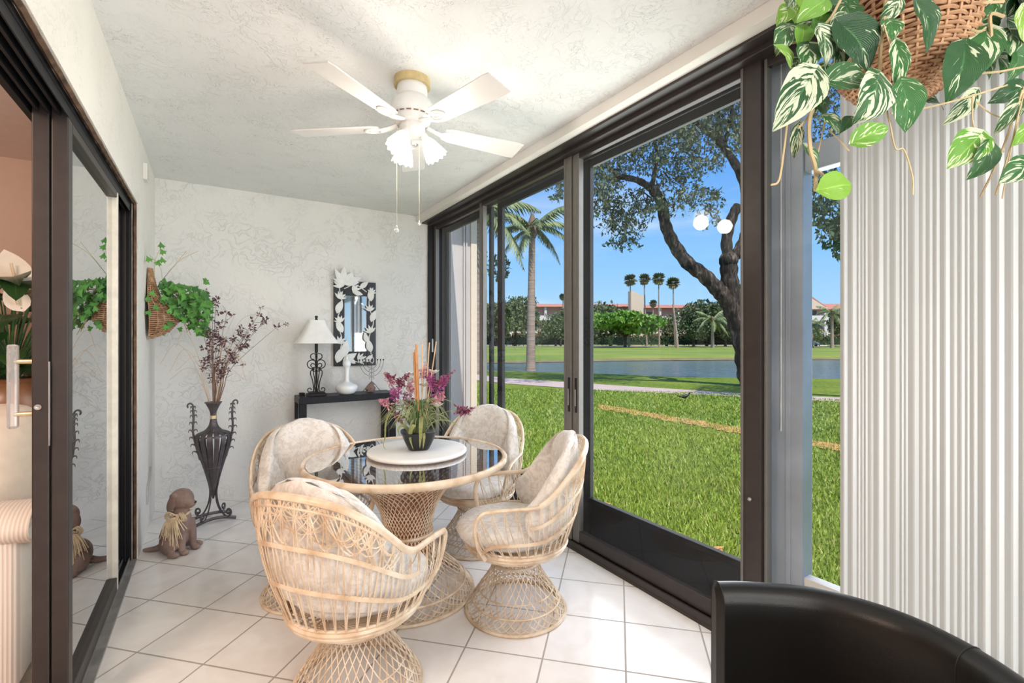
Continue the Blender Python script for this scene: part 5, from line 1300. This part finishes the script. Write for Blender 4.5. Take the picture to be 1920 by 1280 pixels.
L_ = [(400, 10, 245, 120, .42, .98, 1), (430, 20, 560, 130, .42, 1.05, 0), (190, 165, 120, 320, .34, 1.02, 0), (275, 165, 255, 290, .42, 1.0, 1), (115, 285, 215, 400, .42, 1.0, 1), (370, 170, 430, 390, .42, .97, 0),
      (500, 150, 690, 410, .44, .98, 0), (470, 245, 500, 410, .44, 1.0, 0), (310, 270, 300, 420, .5, .99, 0), (330, 450, 115, 765, .30, .95, 0), (425, 490, 700, 475, .40, .95, 0), (720, 470, 605, 735, .46, .93, 0), (865, 510, 905, 790, .36, .93, 0),
      (830, 275, 850, 545, .20, .94, 0), (585, 850, 800, 750, .34, .92, 1), (850, 5, 735, 150, .34, .96, 0), (790, 130, 815, 235, .48, .96, 0), (950, 20, 1045, 310, .34, .96, 0), (1240, 285, 1160, 605, .34, 1.0, 0),
      (1370, 190, 1290, 480, .30, 1.03, 0), (1300, 560, 1130, 745, .26, 1.05, 0), (1330, 815, 1155, 1000, .40, 1.0, 1), (1390, 870, 1280, 1075, .36, .99, 0), (1395, 880, 1345, 1020, .40, 1.0, 1), (1620, 980, 1465, 1090, .40, .95, 0),
      (385, 1140, 582, 1100, .42, .95, 1), (245, 760, 220, 950, .20, 1.0, 0), (285, 880, 375, 1015, .22, 1.0, 0), (400, 700, 500, 790, .42, .97, 0), (560, 710, 500, 790, .3, 1.0, 0), (1590, 525, 1400, 610, .34, 1.04, 0),
      (1590, 600, 1430, 800, .20, 1.0, 0), (1630, 760, 1540, 870, .36, .98, 1), (400, 400, 360, 600, .34, 1.0, 0), (350, 560, 330, 690, .42, 1.0, 0), (250, 350, 200, 420, .5, 1.03, 0), (360, 600, 420, 690, .42, 1.0, 0), (1230, 250, 1060, 520, .30, 1.16, 0),
      (960, 600, 1140, 640, .20, 1.15, 0)]
anchors = []
for a in L_: anchors.append((hl(*a[:6], br=bool(a[6])), a))
for k in range(44):
    x_ = rng.uniform(1240, 1620) ; y_ = rng.uniform(-160, 330); a = rng.uniform(.6, 2.6); L = rng.uniform(130, 230)
    hl(x_, y_, x_ + cos(a)*L*.7, y_ + sin(a)*L, rng.uniform(.32, .46), rng.uniform(1.02, 1.25), rng.random() < .15)
for k in range(30):
    x_ = rng.uniform(180, 640); y_ = rng.uniform(-160, 170 if k % 2 else 60); a = rng.uniform(.6, 2.6); L = rng.uniform(120, 200)
    hl(x_, y_, x_ + cos(a)*L*.7, y_ + sin(a)*L, rng.uniform(.34, .48), rng.uniform(1.02, 1.25), rng.random() < .2)
for k in range(16):
    x_ = rng.uniform(560, 1240); y_ = rng.uniform(-260, -120); a = rng.uniform(.6, 2.6); hl(x_, y_, x_ + cos(a)*120, y_ + sin(a)*150, .4, rng.uniform(.95, 1.2), False)
def vz(pts, r, d=1.0): vn.tube(cr([at(*z8(x_, y_), d=d) - HB for x_, y_ in pts], 6), r, 5)
vz([(770, 0), (760, 150), (740, 300), (735, 470)], .0035, .97); vz([(760, 150), (800, 300), (830, 500), (780, 640), (800, 760), (830, 890), (880, 900), (930, 1060), (932, 1170)], .0016, .95)
vz([(330, 640), (310, 760), (320, 900), (350, 1010), (350, 1145)], .0042, .98); vz([(350, 1020), (400, 1060), (385, 1100)], .003, .97); vz([(180, 730), (160, 900), (130, 1080), (80, 1110)], .0022, 1.0); vz([(410, 690), (380, 850), (340, 1010)], .0014, 1.0)
vz([(430, 780), (500, 850), (550, 905)], .0014, 1.0); vz([(1480, 100), (1400, 90), (1400, 250), (1330, 440)], .0035, 1.02); vz([(1590, 540), (1540, 700), (1450, 950), (1340, 1180)], .0022, 1.0); vz([(1600, 520), (1560, 740), (1500, 950), (1430, 1170)], .0020, 1.0)
vz([(1290, 570), (1300, 760), (1390, 840), (1480, 910)], .0016, 1.02); vz([(800, 680), (950, 660), (1200, 600), (1500, 510)], .0018, 1.0); vz([(1600, 560), (1540, 800), (1470, 1190)], .0014, .99); vz([(1310, 610), (1400, 680), (1500, 720)], .0014, 1.03); vz([(1320, 440), (1450, 430), (1600, 400)], .0022, 1.02)
vz([(130, 265), (240, 250), (330, 200), (430, 120), (500, 0)], .003, 1.02); vz([(1220, 50), (1300, 20), (1480, 10)], .003, 1.02); vz([(1240, 160), (1330, 190), (1370, 165)], .0025, 1.02); vz([(400, 480), (420, 420), (500, 300), (560, 100)], .003, 1.02); vz([(245, 770), (310, 690), (330, 580)], .0025, .99)
m1.build('foliage', M['pothos'], po_); m2.build('bright_foliage', M['pothos2'], po_); vn.build('vine', M['vine'], po_)

# ================================================================== LEATHER TUB CHAIR
tc_ = thing('leather_armchair', 'black leather tub chair in the near right corner, seen over its rounded back', 'armchair', camw(.62, .78), -YAW)
m_ = MB(); PL = [Vector(tuple(p)) for p in cr([(-.158, .30, 0), (-.07, .298, 0), (.06, .272, 0), (.16, .195, 0), (.205, .10, 0), (.212, 0, 0), (.195, -.12, 0), (.13, -.225, 0), (.02, -.285, 0), (-.158, -.30, 0)], 8)]
def sec(u, v):
    x_ = u*(len(PL)-1); i = min(int(x_), len(PL)-2); c_ = PL[i].lerp(PL[i+1], x_-i); T = (PL[min(i+1, len(PL)-1)] - PL[max(0, i-1)]).normalized(); N = Vector((T.y, -T.x, 0)) * -1
    endk = min(1, min(u, 1-u)/.012); th_ = .034*(.35+.65*math.sqrt(max(0, 1-(1-endk)**2))); top = .715 - .012*(1-endk)
    if v < .35: o_ = -th_; z = .10 + (top-.04-.10)*v/.35
    elif v > .65: o_ = th_; z = top-.04 - (top-.04-.10)*(v-.65)/.35
    else: q = (v-.35)/.3*PI; o_ = -th_*cos(q); z = top-.04 + .04*sin(q)
    return c_ + N*o_ + Vector((0, 0, z))
m_.grid(sec, 80, 34); n = 34
m_.add([sec(0, j/33) for j in range(34)], [tuple(range(34))[::-1]]); m_.add([sec(1, j/33) for j in range(34)], [tuple(range(34))])
m_.build('back_shell', M['leather'], tc_)
for u_ in (.012, .475, .985):
    m_ = MB(); m_.tube([sec(u_, v) for v in np.linspace(.0, 1, 50)], .0016, 5); m_.build('seam', M['seam'], tc_)
m_ = MB()
def sc2(u, v):
    a = 2*PI*u; b = PI*(v-.5); cb = abs(cos(b))**.35; return Vector((-.02 + .19*cb*math.copysign(abs(cos(a))**.6, cos(a)), .235*cb*math.copysign(abs(sin(a))**.6, sin(a)), .40 + .06*sin(b)))
m_.grid(sc2, 40, 12, cu=True); m_.build('seat_cushion', M['leather'], tc_)
m_ = MB(); m_.box(-.15, .17, -.24, .24, .12, .35); m_.build('base', M['leather'], tc_, smooth=False, bevel=.02)
for x_ in (-.13, .15):
    for y_ in (-.2, .2): m_ = MB(); m_.lathe([(.0, 0), (.015, 0), (.022, .13), (0, .13)], 12, c=(x_, y_, 0)); m_.build('leg', M['blackiron'], tc_)

# ================================================================== LIVING ROOM
sf = thing('sofa', 'cream ribbed sofa in the living room beyond the open sliding door', 'sofa', (-1.45, 2.75, 0))
m_ = MB(); m_.box(-.9, .88, -.45, -.22, 0.05, .60); m_.build('arm', M['rib'], sf, bevel=.03)
m_ = MB()
def roll(u, v): a = 2*PI*v; return Vector((-.92 + 1.83*u, -.34 + .14*cos(a), .615 + .07*sin(a) + .006*sin(30*u)))
m_.grid(roll, 30, 20, cv=True); m_.build('arm_roll', M['rib'], sf)
m_ = MB(); m_.box(-.9, .88, -.22, .62, .05, .42); m_.build('base', M['sofa'], sf, smooth=False, bevel=.03)
m_ = MB()
def bc(u, v): a = 2*PI*u; b = PI*(v-.5); cb = abs(cos(b))**.5; return Vector((.60 + .24*cb*cos(a)*1.05, .12 + .30*cb*sin(a), .66 + .30*math.copysign(abs(sin(b))**.8, sin(b)) + .04*cos(a)))
m_.grid(bc, 30, 16, cu=True); m_.build('back_cushion', M['sofa'], sf)
st = thing('plant_stand', 'dark stand behind the sofa carrying the brown pot', 'stand', (-.93, 3.62, 0)); m_ = MB(); m_.box(-.16, .16, -.16, .16, .72, .75); m_.build('top', M['twig'], st, smooth=False)
for sx in (-1, 1):
    for sy in (-1, 1): m_ = MB(); m_.box(sx*.13-.015, sx*.13+.015, sy*.13-.015, sy*.13+.015, 0, .72); m_.build('leg', M['twig'], st, smooth=False)
pt = MB(); pt.lathe([(0, 0), (.09, 0), (.14, .06), (.165, .15), (.15, .24), (.12, .29), (.135, .31), (.125, .315), (.11, .29), (0, .28)], 36); M['pot'] = plain('glazed_brown_pot', (.33, .15, .07), .3, var=.3, nscale=6)
o = pt.build('plant_pot', M['pot']); o.location = (-.93, 3.62, .75); tag(o, 'round glazed brown pot holding the peace lily in the living room', 'pot')
pl = thing('peace_lily', 'peace lily with large dark leaves and cream blooms seen through the open door', 'plant', (-.93, 3.62, 1.03)); PO = Vector((-.93, 3.62, 1.03))
m_ = MB(); s_m = MB(); rng = random.Random(71)
for k in range(100):
    a = rng.uniform(0, 2*PI); r_ = rng.uniform(.08, .34); h_ = rng.uniform(.05, .60); b_ = Vector((cos(a)*r_, sin(a)*r_*.8, h_)); 
    d_ = Vector((cos(a), sin(a), rng.uniform(-.5, .3))).normalized()*rng.uniform(.18, .28)
    if b_.x + d_.x > .36: d_.x = -abs(d_.x)*.3; b_.x = min(b_.x, .2)
    leaf(m_, b_, b_ + d_, .27, (rng.uniform(-.3, .3), -.5, 1), rng.random(), .15, heart=False); s_m.tube(cr([(0, 0, 0), b_*.5 + Vector((0, 0, .05)), b_], 4), .004, 5)
m_.build('foliage', M['darkleaf'], pl)
for px, py, sz in ((24, 500, .15), (30, 556, .10)):
    c_ = at(px, py, Y=3.35) - PO; f_ = MB(); leaf(f_, c_ + Vector((.02, 0, -sz*.55)), c_ + Vector((-.03, 0, sz*.55)), .40, (.1, -1, .2), .5, -.1, heart=True); f_.build('bloom', M['lily'], pl)
    q = MB(); q.tube([c_ + Vector((.01, -.01, -sz*.4)), c_ + Vector((0, -.025, sz*.1))], .006, 8); q.build('spadix', M['raffia'], pl); s_m.tube(cr([(0, 0, 0), (c_.x*.5, c_.y*.5, c_.z*.6), c_ + Vector((.02, 0, -sz*.55))], 5), .004, 5)
s_m.build('stem', M['grassdark'], pl)
